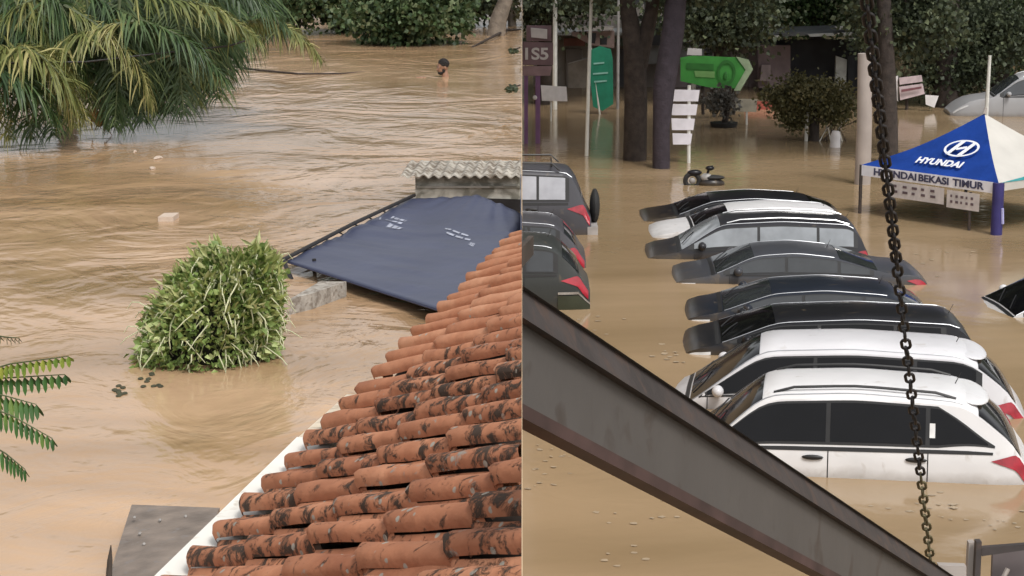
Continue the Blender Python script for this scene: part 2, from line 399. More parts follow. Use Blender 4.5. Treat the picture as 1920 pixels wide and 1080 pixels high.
av_ = [aw(i / NU, j / NV_) for j in range(NV_ + 1) for i in range(NU + 1)]
af = [(j * (NU + 1) + i, j * (NU + 1) + i + 1, (j + 1) * (NU + 1) + i + 1, (j + 1) * (NU + 1) + i) for j in range(NV_) for i in range(NU)]
awn = thing('navy_awning', 'wrinkled navy blue tarpaulin awning stretched above the river beside the tiled roof', 'awning', at_y(537, 490, 16))
navy = pm('navy tarpaulin', (.044, .052, .096), .40, .12, 2, bump=.004, spec=.6)
cl = obj('canopy', av_, af, navy, awn, True)
sm = cl.modifiers.new('s', 'SOLIDIFY'); sm.thickness = .008
MB().quadprism([V((-.006, 12.6, ZL - .3)), V((-.006, 19.0, ZL - .3)), V((-.006, 19.0, ZL + .42)), V((-.006, 12.6, ZL + .12))], (-.006, 0, 0)).o('light_blocker', navy, awn)  # added panel, edge-on to the camera, blocks light from the right
hem = MB().tube([aw(u, 1) + V((0, 0, -.004)) for u in np.linspace(0, 1, 40)], .008, 6).o('hem', pm('navy hem', (.03, .036, .08), .6, .2), awn, True)
pole_m = pm('black steel pole', (.02, .018, .018), .5, .3)
e0 = at_y(531, 487, 16.0); e1 = at_y(777, 366, 18.95)
MB().tube([e0 + V((0, 0, .0)), e0.lerp(e1, .5) + V((0, 0, .015)), e1], .018, 8).o('edge_pole', pole_m, awn, True)
e2 = at_y(612, 547, 14.9)
MB().tube([e0, e0 + V((.12, -.3, -.16)), e2 + V((0, 0, -.1))], .02, 8).o('front_pole', pole_m, awn, True)
for q in (e0 + V((.25, .05, 0)), aw(.72, .98)): MB().tube([q, V((q.x, q.y, ZL - .4))], .016, 8).o('post', pole_m, awn, True)
for k in range(7):
    p = aw(0, .1 + .12 * k); MB().tube([p + V((-.03, 0, .02)), p + V((.02, .02, -.01))], .007, 5).o('tie', pole_m, awn)
print_m = pm('faded white print', (.34, .36, .43), .6, .3, 9)
def print_strip(u0, v0, u1, v1, wd):
    st_ = MB(); n = 14
    for k in range(n + 1):
        t = k / n; u, v = u0 + (u1 - u0) * t, v0 + (v1 - v0) * t
        st_.v += [aw(u, v - wd) + V((0, 0, .012)), aw(u, v + wd) + V((0, 0, .012))]
    st_.f = [(2 * k, 2 * k + 1, 2 * k + 3, 2 * k + 2) for k in range(n) if (k * 7 + int(u0 * 100)) % 5]
    st_.o('faded_print', print_m, awn)
for (u0, v0, u1, v1, wd) in ((.06, .26, .15, .275, .012), (.05, .31, .16, .33, .010), (.10, .365, .185, .38, .016), (.13, .42, .19, .40, .007), (.39, .325, .55, .335, .007), (.405, .36, .57, .37, .007), (.02, .3, .04, .33, .008), (.585, .41, .62, .42, .014)):
    print_strip(u0, v0, u1, v1, wd)
# pale concrete pillar under the awning's left corner
cp = MB()
q = [at_z(545, 590, ZL), at_z(585, 580, ZL), at_z(650, 556, ZL), at_z(600, 556, ZL)]
cp.quadprism([V((p.x, p.y, ZL - .3)) for p in q], (0, 0, .42))
tag(cp.o('concrete_block', pm('pale concrete', (.36, .33, .29), .85, .25, 9, bump=.008, dirt=(.2, .17, .14), dirt_amt=.5)), 'pale speckled concrete block at the water line under the navy awning corner', 'block')

# ---- creeper mound standing in the river
bc = at_z(392, 690, ZL); bc.y += .3
bush = thing('creeper_bush', 'dense leaning mound of green creepers with pale trailing stems in the flood', 'bush', bc)
def mound(n, jit=.05, **kw):
    """surface points of the leaning mound, x right, y away"""
    th = rng.uniform(0, 2 * math.pi, n); zz = rng.uniform(0, 1, n) ** .8
    prof_r = np.sqrt(np.clip(1 - (zz * .97) ** 2.4, 0, 1))
    rx = .46 * prof_r * (1 - .12 * zz); ry = .36 * prof_r
    X = np.cos(th) * rx + .26 * zz - .10; Y = np.sin(th) * ry; Z = zz * .72 - .03
    Z += np.where(np.cos(th) > .5, .05 * (1 - zz), 0)
    rag = np.array([mnoise.noise(V((math.cos(a) * 1.6, math.sin(a) * 1.6, z * 2.2 + 5))) for a, z in zip(th, zz)]) * .36 + 1
    X = (X - .05) * rag + .05; Y = Y * rag; Z = Z * (rag * .5 + .5)
    P = np.stack([X, Y, Z], 1); D = np.stack([np.cos(th) * .8, np.sin(th) * .8, zz * 1.1 - .45], 1)
    return P + rng.normal(size=P.shape) * jit, D
bl1 = leafmat('creeper leaves', (.11, .17, .042), (.27, .37, .11), (.52, .57, .27), scale=4, trans=.2)
bl2 = leafmat('young creeper leaves', (.30, .35, .10), (.45, .48, .2), (.58, .57, .32), scale=5, trans=.3)
P, D = mound(6500, .035); bcn = np.array(bc)
leaf_obj('foliage', leaf_verts(P * .97 + bcn, D + rng.normal(size=D.shape) * .5, .05, .36), bl1, bush)['kind'] = 'stuff'
P, D = mound(2600, .03); k = rng.uniform(0, 1, len(P)) < np.clip(P[:, 2] * 1.6, .1, 1); P = P[k]; D = D[k]
leaf_obj('young_shoots', leaf_verts(P + bcn, D + np.array([0, 0, .5]) + rng.normal(size=D.shape) * .55, .085, .13), bl2, bush)['kind'] = 'stuff'
stm = MB(); P, D = mound(360, .015)
for p, d in zip(P, D):
    if d[1] > .35: continue
    a = V(p) + bc; out = V((d[0], d[1], .1)).normalized() * .05; ln = rng.uniform(.06, .16)
    tw = V((rng.normal() * .04, rng.normal() * .03, 0))
    stm.tube([a - out, a + out * .7 + V((0, 0, .02)), a + out * 1.1 + tw - V((0, 0, ln * .5)), a + out * .9 + tw * 1.6 - V((0, 0, ln))], [.0035, .0048, .0042, .0025], 5)
for k in range(70):                              # long runners sticking out and trailing into the water
    p, d = P[k % len(P)], D[k % len(P)]
    if d[1] > .4: continue
    a = V(p) + bc; out = V((d[0], d[1] * .6, .25 + .5 * rng.random())).normalized(); ln = rng.uniform(.08, .2)
    stm.tube([a - out * .05, a + out * ln * .5, a + out * ln * .8 - V((0, 0, ln * .15)), a + out * ln - V((0, 0, ln * .5))], [.004, .0045, .004, .002], 5)
stm.o('stems', pm('pale stems', (.52, .53, .34), .7, .25, 10), bush, True)['kind'] = 'stuff'
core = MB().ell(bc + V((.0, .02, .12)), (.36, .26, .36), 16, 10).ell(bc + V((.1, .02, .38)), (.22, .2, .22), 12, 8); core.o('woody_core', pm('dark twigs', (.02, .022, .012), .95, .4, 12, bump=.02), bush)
# floating weed specks near the bush
weed = pm('wet weed', (.05, .05, .025), .8, .4, 20)
wd_ = MB()
for (px, py) in ((219, 733), (225, 728), (232, 736), (268, 715), (287, 708), (300, 722)):
    p = at_z(px, py, ZL); 
    for k in range(3): wd_.ell(p + V((rng.normal() * .02, rng.normal() * .05, .004)), (.02, .03, .008), 6, 4)
tag(wd_.o('floating_weed', weed), 'dark scraps of weed floating left below the creeper mound', 'weed')['kind'] = 'stuff'

# ---- coconut palm
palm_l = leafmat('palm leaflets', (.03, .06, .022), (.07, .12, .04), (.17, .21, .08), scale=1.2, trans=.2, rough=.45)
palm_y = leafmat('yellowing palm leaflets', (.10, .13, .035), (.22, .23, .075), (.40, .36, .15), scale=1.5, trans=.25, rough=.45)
palm_d = leafmat('dark palm leaflets', (.03, .05, .02), (.06, .095, .036), (.12, .16, .07), scale=1.2, trans=.15, rough=.4)  # darker green leaflet tone
rach_m = pm('frond rib', (.075, .095, .035), .6, .25, 6)
YP = 27.0
palm = thing('coconut_palm', 'coconut palm with drooping fronds trailing in the river', 'palm tree', at_z(210, 215, ZL))
def frond(pts, m, ll=1.0, n=95, hang=1.0, up=.1, wid=.022):
    """pts: (px,py,Y) control points of the midrib"""
    W_ = [at_y(*p) for p in pts]
    def ev(t):
        t = t * (len(W_) - 1); i = min(int(t), len(W_) - 2); k = t - i
        p0, p1, p2, p3 = W_[max(i - 1, 0)], W_[i], W_[i + 1], W_[min(i + 2, len(W_) - 1)]
        return .5 * ((2 * p1) + (p2 - p0) * k + (2 * p0 - 5 * p1 + 4 * p2 - p3) * k * k + (3 * p1 - p0 - 3 * p2 + p3) * k ** 3)
    rib = MB(); N_ = 14; rib.tube([ev(k / N_) for k in range(N_ + 1)], [.028 * (1 - .85 * k / N_) for k in range(N_ + 1)], 6)
    vs_ = []; fs = []
    n = int(n * 1.35)
    for k in range(n):
        t = .05 + .95 * k / n; p = ev(t); tg = (ev(min(1, t + .02)) - ev(max(0, t - .02))).normalized()
        side0 = tg.cross(V((0, 0, 1))).normalized()
        for s in (-1, 1):
            L = ll * (.55 + .45 * math.sin(math.pi * min(1, t * .95 + .12))) * random.uniform(.6, 1.2) * (.5 if t > .95 else 1)
            d = (side0 * s * random.uniform(.35, 1.0) + V((random.gauss(0, .25), random.gauss(0, .25), 0)) + tg * random.uniform(.2, .9) + V((0, 0, up * random.uniform(-1, 2)))).normalized()
            q = p.copy(); c = []; wv = tg.lerp(V((0, 0, 1)), .3).normalized(); 
            for sgm in range(5):
                c.append(q.copy()); q = q + d * (L / 4); d = (d + V((0, 0, -1)) * hang * random.uniform(.22, .5)).normalized()
            wl_ = [.5, 1, .9, .6, .08]; b_ = len(vs_)
            wd2 = wid * random.uniform(.55, 1.0)
            for i, cc in enumerate(c):
                off = wv.cross(d).normalized() if False else tg * 1.0
                vs_ += [cc + off * wd2 * wl_[i], cc - off * wd2 * wl_[i]]
            fs += [(b_ + 2 * i, b_ + 2 * i + 1, b_ + 2 * i + 3, b_ + 2 * i + 2) for i in range(4)]
    vs_ = [V((min(v.x, -.02), v.y, max(v.z, ZL - .05))) for v in vs_]
    f = rib.o('frond', rach_m, palm, True)
    lf = obj('leaflets', vs_, fs, m, palm); lf.parent = f; lf['kind'] = 'stuff'
    return f
HUB = (205, -60, 27.5)
# foreground fronds
frond([(-120, 60, 24.5), (-20, 85, 24.4), (60, 95, 24.2), (120, 150, 24.2), (158, 225, 24.3)], palm_y, .85, 110, 1.2, .1, .02)
frond([(-130, 130, 24.2), (-40, 125, 24.0), (40, 150, 23.9), (100, 215, 24.0)], palm_l, .75, 80, 1.2)
frond([(395, 75, 26.5), (440, 52, 26.3), (500, 40, 26.2), (555, 62, 26.1), (600, 110, 26.1)], palm_y, .55, 95, 1.2, .15, .016)
frond([(310, 108, 26), (345, 106, 26), (385, 122, 25.9), (415, 148, 25.8)], palm_y, .55, 60, 1.0, .1, .018)
frond([(320, 105, 26.2), (300, 125, 26), (270, 150, 25.9), (235, 165, 25.8)], palm_l, .6, 60, 1.1)
frond([(40, -80, 25.2), (100, -10, 25), (140, 60, 25), (165, 140, 25)], palm_l, .9, 90, 1.3)
frond([(70, -90, 25.6), (60, -10, 25.4), (30, 60, 25.2), (-40, 120, 25)], palm_l, .9, 90, 1.2)
for pts, mm, ll in (([(180, -30, 25.6), (300, -5, 25.4), (400, 15, 25.4), (485, 75, 25.4)], palm_y, .7), ([(150, -20, 25.3), (260, 35, 25.1), (350, 75, 25.0), (425, 150, 25)], palm_l, .75), ([(250, 40, 25), (160, 60, 24.8), (95, 100, 24.7), (45, 175, 24.6)], palm_y, .8),
                    ([(260, -40, 26), (380, -35, 26), (470, -10, 26), (535, 50, 26)], palm_l, .7), ([(120, 10, 25), (200, 60, 24.9), (255, 120, 24.9), (285, 190, 24.9)], palm_y, .65), ([(60, 0, 24.6), (0, 40, 24.5), (-30, 110, 24.4), (-45, 180, 24.4)], palm_y, .9)):
    frond(pts, mm, ll, 80, 1.3, .1, .018)
# curtain of hanging fronds behind
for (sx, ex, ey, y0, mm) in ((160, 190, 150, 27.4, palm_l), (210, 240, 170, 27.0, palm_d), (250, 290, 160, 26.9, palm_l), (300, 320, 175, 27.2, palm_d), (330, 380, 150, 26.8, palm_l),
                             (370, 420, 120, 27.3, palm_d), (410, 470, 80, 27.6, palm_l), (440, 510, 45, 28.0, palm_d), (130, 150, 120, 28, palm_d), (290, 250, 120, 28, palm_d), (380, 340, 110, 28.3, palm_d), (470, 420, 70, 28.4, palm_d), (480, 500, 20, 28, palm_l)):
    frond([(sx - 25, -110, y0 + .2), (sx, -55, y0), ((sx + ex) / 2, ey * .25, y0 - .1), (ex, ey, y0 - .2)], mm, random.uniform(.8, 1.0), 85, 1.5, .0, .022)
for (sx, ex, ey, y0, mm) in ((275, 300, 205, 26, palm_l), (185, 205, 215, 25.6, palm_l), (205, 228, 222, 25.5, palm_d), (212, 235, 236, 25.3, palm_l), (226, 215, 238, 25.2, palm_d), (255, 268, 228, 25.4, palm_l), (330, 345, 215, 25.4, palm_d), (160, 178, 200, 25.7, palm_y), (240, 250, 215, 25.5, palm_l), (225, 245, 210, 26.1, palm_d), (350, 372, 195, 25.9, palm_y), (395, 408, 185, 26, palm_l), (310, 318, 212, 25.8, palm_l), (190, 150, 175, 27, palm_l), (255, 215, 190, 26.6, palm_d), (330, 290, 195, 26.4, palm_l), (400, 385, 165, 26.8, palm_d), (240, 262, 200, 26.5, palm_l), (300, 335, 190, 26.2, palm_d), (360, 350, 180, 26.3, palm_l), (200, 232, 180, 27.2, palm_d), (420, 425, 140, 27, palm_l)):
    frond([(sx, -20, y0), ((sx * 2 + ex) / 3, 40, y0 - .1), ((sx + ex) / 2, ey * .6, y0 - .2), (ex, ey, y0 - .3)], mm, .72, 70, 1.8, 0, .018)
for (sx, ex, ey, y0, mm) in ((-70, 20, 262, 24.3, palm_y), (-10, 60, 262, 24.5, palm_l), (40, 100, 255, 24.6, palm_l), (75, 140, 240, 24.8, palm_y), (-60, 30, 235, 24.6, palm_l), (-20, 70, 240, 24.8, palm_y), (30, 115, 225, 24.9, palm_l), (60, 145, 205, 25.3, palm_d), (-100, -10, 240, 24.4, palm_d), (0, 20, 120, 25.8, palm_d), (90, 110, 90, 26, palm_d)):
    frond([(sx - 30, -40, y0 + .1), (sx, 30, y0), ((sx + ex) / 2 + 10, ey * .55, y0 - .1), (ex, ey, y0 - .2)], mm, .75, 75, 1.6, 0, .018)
tb = at_z(95, 215, ZL); tk = [tb + V((0, .8, -.5)), tb + V((.03, .9, .6)), tb + V((.06, 1.0, 1.6)), tb + V((.1, 1.0, 2.4))]
MB().tube(tk, [.16, .15, .13, .12], 10).o('trunk', pm('palm trunk', (.12, .10, .075), .9, .3, 8, bump=.02), palm, True)
hk = MB()
for k in range(22):
    p = at_y(188 + random.uniform(-14, 12), 150 + 3.2 * k, 25.4 + random.uniform(0, .5))
    hk.tube([p, p + V((random.uniform(-.05, .05), 0, -.12)), p + V((random.uniform(-.12, .12), 0, -.26))], [.006, .016, .003], 6)
hk.o('dry_husk', pm('dry husk', (.38, .15, .05), .85, .4, 9), palm, True)
for k in range(3):
    MB().ell(at_y(176 + 5 * k, 214 + 6 * k, 25.5), (.07, .07, .085), 10, 8).o('coconut', pm('coconut', (.45, .22, .08), .6, .3, 5), palm, True)
# bare sticks and wires
st1 = MB().tube([at_y(168, 154, 25.2), at_y(240, 130, 25.2), at_y(318, 104, 25.2)], [.022, .02, .014], 7).o('bamboo_stick', pm('bamboo', (.24, .24, .13), .6, .2, 6), None, True)
tag(st1, 'slanting pale bamboo stick across the palm fronds', 'stick')
wr = MB().tube([at_y(20, 118, 24), at_y(160, 116, 24.5), at_y(300, 100, 25), at_y(430, 86, 25.6), at_y(480, 70, 26)], .012, 6).o('cable', pole_m, None, True)
tag(wr, 'thin black cable running through the palm fronds', 'cable')
rp = MB().tube([at_z(425, 127, ZL) + V((0, 0, .04)), at_z(480, 134, ZL) + V((0, 0, .03)), at_z(560, 140, ZL) + V((0, 0, .015)), at_z(640, 139, ZL) + V((0, 0, .01)), at_z(712, 130, ZL) + V((0, 0, -.02))], [.022, .02, .018, .014, .01], 6).o('floating_branch', bark, None, True)
tag(rp, 'long thin dark branch floating between the palm and the swimmer', 'branch')
rp2 = MB().tube([at_z(884, 89, ZL), at_z(925, 75, ZL) + V((0, 0, .08)), at_z(950, 60, ZL) + V((0, 0, .05)), at_z(976, 56, ZL)], [.015, .03, .035, .03], 6).o('floating_branch', bark, None, True)
tag(rp2, 'dark branch lying in the water at the foot of the grey riverside tree', 'branch')

# ---- far bank bushes and tree
leaf_bank = leafmat('bank leaves', (.03, .055, .022), (.075, .12, .045), (.22, .26, .14), scale=1.6)
def bank(label, px, py, w_, h_, Y, n, m, per=130, ls=.11):
    b = at_z(px, py, ZL); b = V((b.x, Y, ZL)); 
    c = at_y(px, py - h_ / 2, Y)
    s = F / Y
    return tree('bank_bush', label, b, [b, b + V((.1, .1, .3))], [.08, .05], [((c.x, Y, c.z), (w_ / 2 / s, 1.2, h_ / 2 / s), n, per, .42)], 0, ls, m, 'left', 'bushes along the far bank', cat='bush')
for (lab, px, py, w_, h_, Y, n, m) in (
    ('dark leafy bush on the far bank just right of the palm', 560, 62, 130, 130, 46, 42, leaf_bank),
    ('broad bright leafed bush overhanging the river behind the swimmer', 765, 78, 250, 110, 43, 95, leaf_bank),
    ('upper bush on the far bank between the two larger bushes', 665, 40, 170, 100, 47, 46, leaf_bank),
    ('small dark bush on the far bank left of the grey tree', 885, 32, 120, 70, 49, 28, leaf_dark),
    ('dense dark bush behind the top of the palm fronds', 330, 70, 420, 160, 50, 80, leaf_dark),
    ('dark bush behind the left palm fronds', 60, 80, 330, 190, 50, 70, leaf_dark),
    ('tall bush at the top of the far bank', 700, 10, 460, 70, 54, 60, leaf_bank)):
    bank(lab, px, py, w_, h_, Y, n, m)
gb = at_z(925, 66, ZL)
tree('grey_tree', 'leaning grey trunked tree standing in the river near the far bank', gb, [gb - V((0, 0, .4)), at_y(935, 35, gb.y), at_y(948, 0, gb.y), at_y(960, -60, gb.y)], [.26, .2, .17, .15],
     [(tuple(at_y(940, -90, gb.y)), (1.0, .8, .6), 14, 60, .5)], 0, .15, leaf_bank, 'left', bk=bark_grey)
g2 = at_z(962, 48, ZL)
tree('grey_tree', 'slim grey tree at the river edge right of the leaning trunk', g2, [g2 - V((0, 0, .4)), at_y(958, 0, g2.y), at_y(954, -50, g2.y)], [.12, .1, .08],
     [(tuple(at_y(966, 10, g2.y)), (.15, .3, .45), 5, 40, .25)], 0, .12, leaf_olive, 'left', bk=bark_grey)
def twig(label, px, py, Y):
    p = at_y(px, py, Y); t = thing('leafy_twig', label, 'twig', p)
    MB().tube([p + V((.0, 0, .03)), p + V((-.08, 0, -.0)), p + V((-.16, .02, -.03))], [.012, .01, .004], 6).o('stem', bark, t)
    P = np.array([[p.x - .02 - .13 * rng.random(), p.y + rng.normal() * .03, p.z + rng.normal() * .012 - .02] for _ in range(60)]); D = rng.normal(size=(60, 3)) * .4 + np.array([-1, 0, -.25])
    leaf_obj('leaves', leaf_verts(P, D, .07, .3), leaf_dark, t, 'left')
twig('upper dark leafy twig poking in over the water at the wall', 976, 92, 33); twig('lower dark leafy twig poking in over the water at the wall', 976, 163, 28)
# floating litter
lt = at_z(315, 412, ZL)
fo = MB().quadprism([lt + V((-.075, -.12, -.03)), lt + V((.07, -.1, -.03)), lt + V((.08, .16, -.03)), lt + V((-.06, .14, -.03))], (0, 0, .075)).o('foam_block', pm('foam', (.52, .42, .34), .8, .1, 9, bump=.005))
tag(fo, 'pale foam block floating in the open river below the palm', 'foam block')
for (px, py, r, lab) in ((253, 285, .022, 'tiny pale scrap floating nearest the palm'), (286, 316, .04, 'small flat pale scrap floating below the palm'), (296, 297, .05, 'crumpled pale plastic floating between two smaller scraps')):
    p = at_z(px, py, ZL); s_ = MB()
    s_.ell(p + V((0, 0, .008)), (r, r * 2, .016), 9, 5)
    for v in s_.v: v.x += mnoise.noise(v * 40) * r * .5; v.y += mnoise.noise(v * 30 + V((5, 0, 0))) * r * 1.5
    tag(s_.o('floating_scrap', pm('foam', (.7, .6, .5))), lab, 'litter', 'scraps floating below the palm')

# ---- near leaves at the left edge
fern_m = leafmat('pinnate leaves', (.03, .085, .02), (.06, .15, .03), (.14, .22, .04), scale=9, trans=.3)
fern_y = leafmat('yellowing pinnate leaves', (.12, .20, .025), (.26, .30, .04), (.40, .36, .06), scale=9, trans=.3)
twg = thing('leafy_branch', 'branch with four drooping pinnate leaves at the left edge', 'branch', at_depth(-60, 780, 6))
MB().tube([at_depth(-75, 1100, 6.2), at_depth(-60, 900, 6.1), at_depth(-55, 700, 6), at_depth(-60, 560, 6)], [.012, .010, .008, .004], 7).o('stem', bark, twg, True)
def pinnate(pts, m, n, ll, wd2, droop):
    W_ = [at_depth(*p) for p in pts]; rib = MB().tube(W_, [.003, .0025, .0015][:len(W_)] + [.001] * max(0, len(W_) - 3), 5)
    vs_ = []; fs = []
    for k in range(n):
        t = k / (n - 1); q = t * (len(W_) - 1); i = min(int(q), len(W_) - 2); p = W_[i].lerp(W_[i + 1], q - i); tg = (W_[i + 1] - W_[i]).normalized()
        for s in (-1, 1):
            L = ll * (.75 + .35 * math.sin(math.pi * t)) * random.uniform(.85, 1.1)
            d = (V((0, 0, -1)) * (droop if s < 0 else droop * .75) + V((0, s * .8, 0)) + tg * .25).normalized()
            a = tg * wd2; b_ = len(vs_); N_ = d.cross(tg).normalized() * .002
            vs_ += [p, p + d * L * .35 + a + N_, p + d * L * .75 + a * .75, p + d * L, p + d * L * .75 - a * .75, p + d * L * .35 - a + N_]
            fs += [(b_, b_ + 1, b_ + 2, b_ + 3), (b_, b_ + 3, b_ + 4, b_ + 5)]
    f = rib.o('leaf', rach_m, twg, True); lf = obj('leaflets', vs_, fs, m, twg); lf.parent = f
pinnate([(-58, 705, 6), (20, 682, 5.95), (128, 668, 5.9)], fern_y, 19, .052, .0085, .9)
pinnate([(-58, 712, 6), (20, 708, 5.95), (122, 702, 5.9)], fern_m, 17, .06, .0085, 1.2)
pinnate([(-58, 730, 5.95), (10, 742, 5.9), (68, 758, 5.9)], fern_m, 13, .075, .0085, 1.3)
pinnate([(-58, 750, 5.9), (20, 778, 5.85), (98, 822, 5.8)], fern_m, 17, .06, .009, 1.2)
pinnate([(-58, 810, 5.9), (10, 850, 5.85), (47, 880, 5.8)], fern_m, 12, .055, .009, 1.2)
pinnate([(-58, 620, 6.1), (10, 632, 6.05), (36, 634, 6)], pm('withered leaf', (.16, .13, .07), .7, .3, 9), 8, .03, .003, 1)

# ---- metal plate at the bottom left
pl = [at_z(247, 946, ZL + .12), at_z(412, 952, ZL + .16), at_z(330, 1130, ZL + .2), at_z(188, 1130, ZL + .14)]
plate = thing('metal_plate', 'worn grey brown metal plate beside the white gutter above the water', 'plate', pl[3])
MB().quadprism(pl, (0, 0, -.03)).o('sheet', pm('worn metal', (.20, .16, .13), .55, .3, 7, bump=.004, dirt=(.2, .175, .16), dirt_amt=.12), plate)
for (px, py) in ((252, 970), (300, 975), (348, 968), (270, 1020), (262, 1000)):
    p = at_z(px, py, ZL + .155); MB().ell(p, (.008, .016, .006), 8, 5).o('rivet', pm('dull rivet', (.3, .28, .26), .6), plate, True)
sk = MB().tube([at_depth(208, 1022, 8.5), at_depth(206, 1050, 8.5), at_depth(203, 1100, 8.5)], [.002, .012, .016], 6).o('wooden_stake', deck_m)
tag(sk, 'thin dark pointed stake left of the metal plate', 'stake')

# ---- swimmer
sw = at_z(830, 144, ZL); 
skin = pm('skin', (.27, .145, .09), .45, .2, 12); hair_m = pm('black hair', (.010, .007, .006), .6, .3, 40, bump=.01)
def swimmer():
    root = thing('person', 'bearded dark haired person swimming neck deep in the river', 'person', sw, math.radians(0))
    b = MB(); H = V((0, 0, .168))              # head centre above water; face towards -x, slightly to the camera
    R = Matrix.Rotation(math.radians(25), 3, 'Z') @ Matrix.Rotation(math.radians(-8), 3, 'Y')
    def h(x, y, z): return H + R @ V((x, y, z))
    b.ell(h(.01, 0, .02), (.098, .078, .105), 20, 14, R); b.ell(h(-.035, 0, -.05), (.065, .058, .075), 16, 12, R)     # skull, jaw
    b.tube([h(-.085, 0, .02), h(-.112, 0, -.028)], [.010, .017], 8); b.ell(h(-.112, 0, -.028), (.016, .018, .012), 8, 6, R)
    b.ell(h(-.082, 0, -.068), (.018, .028, .010), 8, 6, R); b.ell(h(-.086, .03, .02), (.014, .022, .010), 8, 6, R); b.ell(h(-.086, -.03, .02), (.014, .022, .010), 8, 6, R)
    for s in (-1, 1): b.ell(h(.015, s * .08, -.01), (.022, .010, .034), 8, 6, R)
    b.tube([h(.02, 0, -.05), V((.04, 0, .04)), V((.06, 0, -.08))], [.058, .06, .075], 12)
    T = Matrix.Rotation(math.radians(62), 3, 'Z')
    b.ell(T @ V((.16, 0, -.18)), (.26, .21, .14), 14, 10, T); b.ell(T @ V((.5, 0, -.3)), (.3, .17, .12), 14, 10, T)            # chest, belly (under water)
    for s in (-1, 1):
        b.tube([T @ V(q) for q in ((.75, s * .09, -.36), (1.15, s * .12, -.45), (1.55, s * .1, -.45), (1.7, s * .1, -.43))], [.095, .07, .045, .04], 10)
    arm = [V((.08, -.2, -.13)), V((-.1, -.28, -.13)), V((-.29, -.18, -.035)), V((-.33, -.16, -.005))]
    b.tube(arm, [.062, .048, .036, .03], 10)
    b.ell((-.375, -.14, 0), (.05, .042, .018), 10, 8)
    for k, (dy, ln) in enumerate(((-.03, .07), (-.01, .082), (.012, .078), (.033, .06))):
        b.tube([(-.40, -.14 + dy, .002), (-.40 - ln * .6, -.135 + dy * 1.2, .004), (-.40 - ln, -.13 + dy * 1.25, -.012)], [.011, .0095, .008], 6)
    b.tube([(-.35, -.105, .0), (-.385, -.075, -.004), (-.41, -.07, -.014)], [.012, .010, .008], 6)
    b.tube([(.08, .2, -.13), (-.02, .36, -.2), (-.2, .34, -.22)], [.062, .048, .036], 10); b.ell((-.27, .33, -.22), (.07, .04, .02), 10, 8)
    o = b.o('body', skin, root, world=False)
    md = o.modifiers.new('r', 'REMESH'); md.mode = 'VOXEL'; md.voxel_size = .0085
    ms = o.modifiers.new('s', 'SMOOTH'); ms.iterations = 4; ms.factor = .5
    dg = bpy.context.evaluated_depsgraph_get(); me = bpy.data.meshes.new_from_object(o.evaluated_get(dg)); o.modifiers.clear(); o.data = me
    me.polygons.foreach_set('use_smooth', [True] * len(me.polygons))
    hr = MB()
    hr.ell(h(.026, 0, .048), (.100, .086, .098), 20, 14, R)
    for k in range(150):
        a = rng.uniform(0, 2 * math.pi); zz = rng.uniform(-.1, 1); rr = math.sqrt(max(0, 1 - zz * zz)); p = (.026 + .097 * rr * math.cos(a), .083 * rr * math.sin(a), .048 + .095 * zz)
        if p[0] < -.05 and p[2] < .08: continue
        hr.ell(h(*p), (.014, .014, .012), 6, 4, R)
    hr.o('hair', hair_m, root, True, None, world=False)
    bd = MB(); bd.ell(h(-.040, 0, -.085), (.062, .060, .045), 14, 10, R); bd.ell(h(-.103, 0, -.05), (.008, .028, .007), 8, 6, R)
    for s in (-1, 1): bd.ell(h(-.01, s * .058, -.05), (.03, .014, .045), 8, 6, R)
    bd.o('beard', hair_m, root, True, None, world=False)
    for s in (-1, 1):
        MB().ell(h(-.086, s * .03, .006), (.010, .013, .007), 8, 6, R).o('eye', pm('eye white', (.5, .48, .45), .2), root, True, None, world=False)
        MB().ell(h(-.095, s * .03, .026), (.006, .02, .005), 8, 6, R).o('eyebrow', hair_m, root, True, None, world=False)
swimmer()

# ================================================================== RIGHT: the flooded car park
def paint(name, col, coat=.12, rough=.30, spec=.22):
    m = pm('paint ' + name, col, rough, .06, 2, coat=coat, spec=spec, dirt=tuple(.7 * c + .3 * d for c, d in zip(col, (.25, .19, .12))), dirt_amt=-.02)
    n, l, b = m.node_tree.nodes, m.node_tree.links, m.node_tree.nodes['Principled BSDF']      # silt film left by the flood just above the water line
    ge = n.new('ShaderNodeNewGeometry'); sx = n.new('ShaderNodeSeparateXYZ'); l.new(ge.outputs['Position'], sx.inputs[0])
    nz = n.new('ShaderNodeTexNoise'); nz.inputs['Scale'].default_value = 5; nz.inputs['Detail'].default_value = 6; l.new(ge.outputs['Position'], nz.inputs['Vector'])
    ad = n.new('ShaderNodeMath'); ad.operation = 'MULTIPLY_ADD'; ad.inputs[1].default_value = -.16; l.new(nz.outputs['Fac'], ad.inputs[0]); l.new(sx.outputs['Z'], ad.inputs[2])
    mr = n.new('ShaderNodeMapRange'); mr.inputs['From Min'].default_value = .05; mr.inputs['From Max'].default_value = -.07; mr.inputs['To Max'].default_value = .38; l.new(ad.outputs[0], mr.inputs['Value'])
    mx = n.new('ShaderNodeMixRGB'); mx.inputs['Color2'].default_value = (.13, .095, .055, 1); old = b.inputs['Base Color'].links[0].from_socket
    l.new(mr.outputs[0], mx.inputs['Fac']); l.new(old, mx.inputs['Color1']); l.new(mx.outputs['Color'], b.inputs['Base Color'])
    return m
def tube_pts(f, ts): return [f(t) for t in ts]
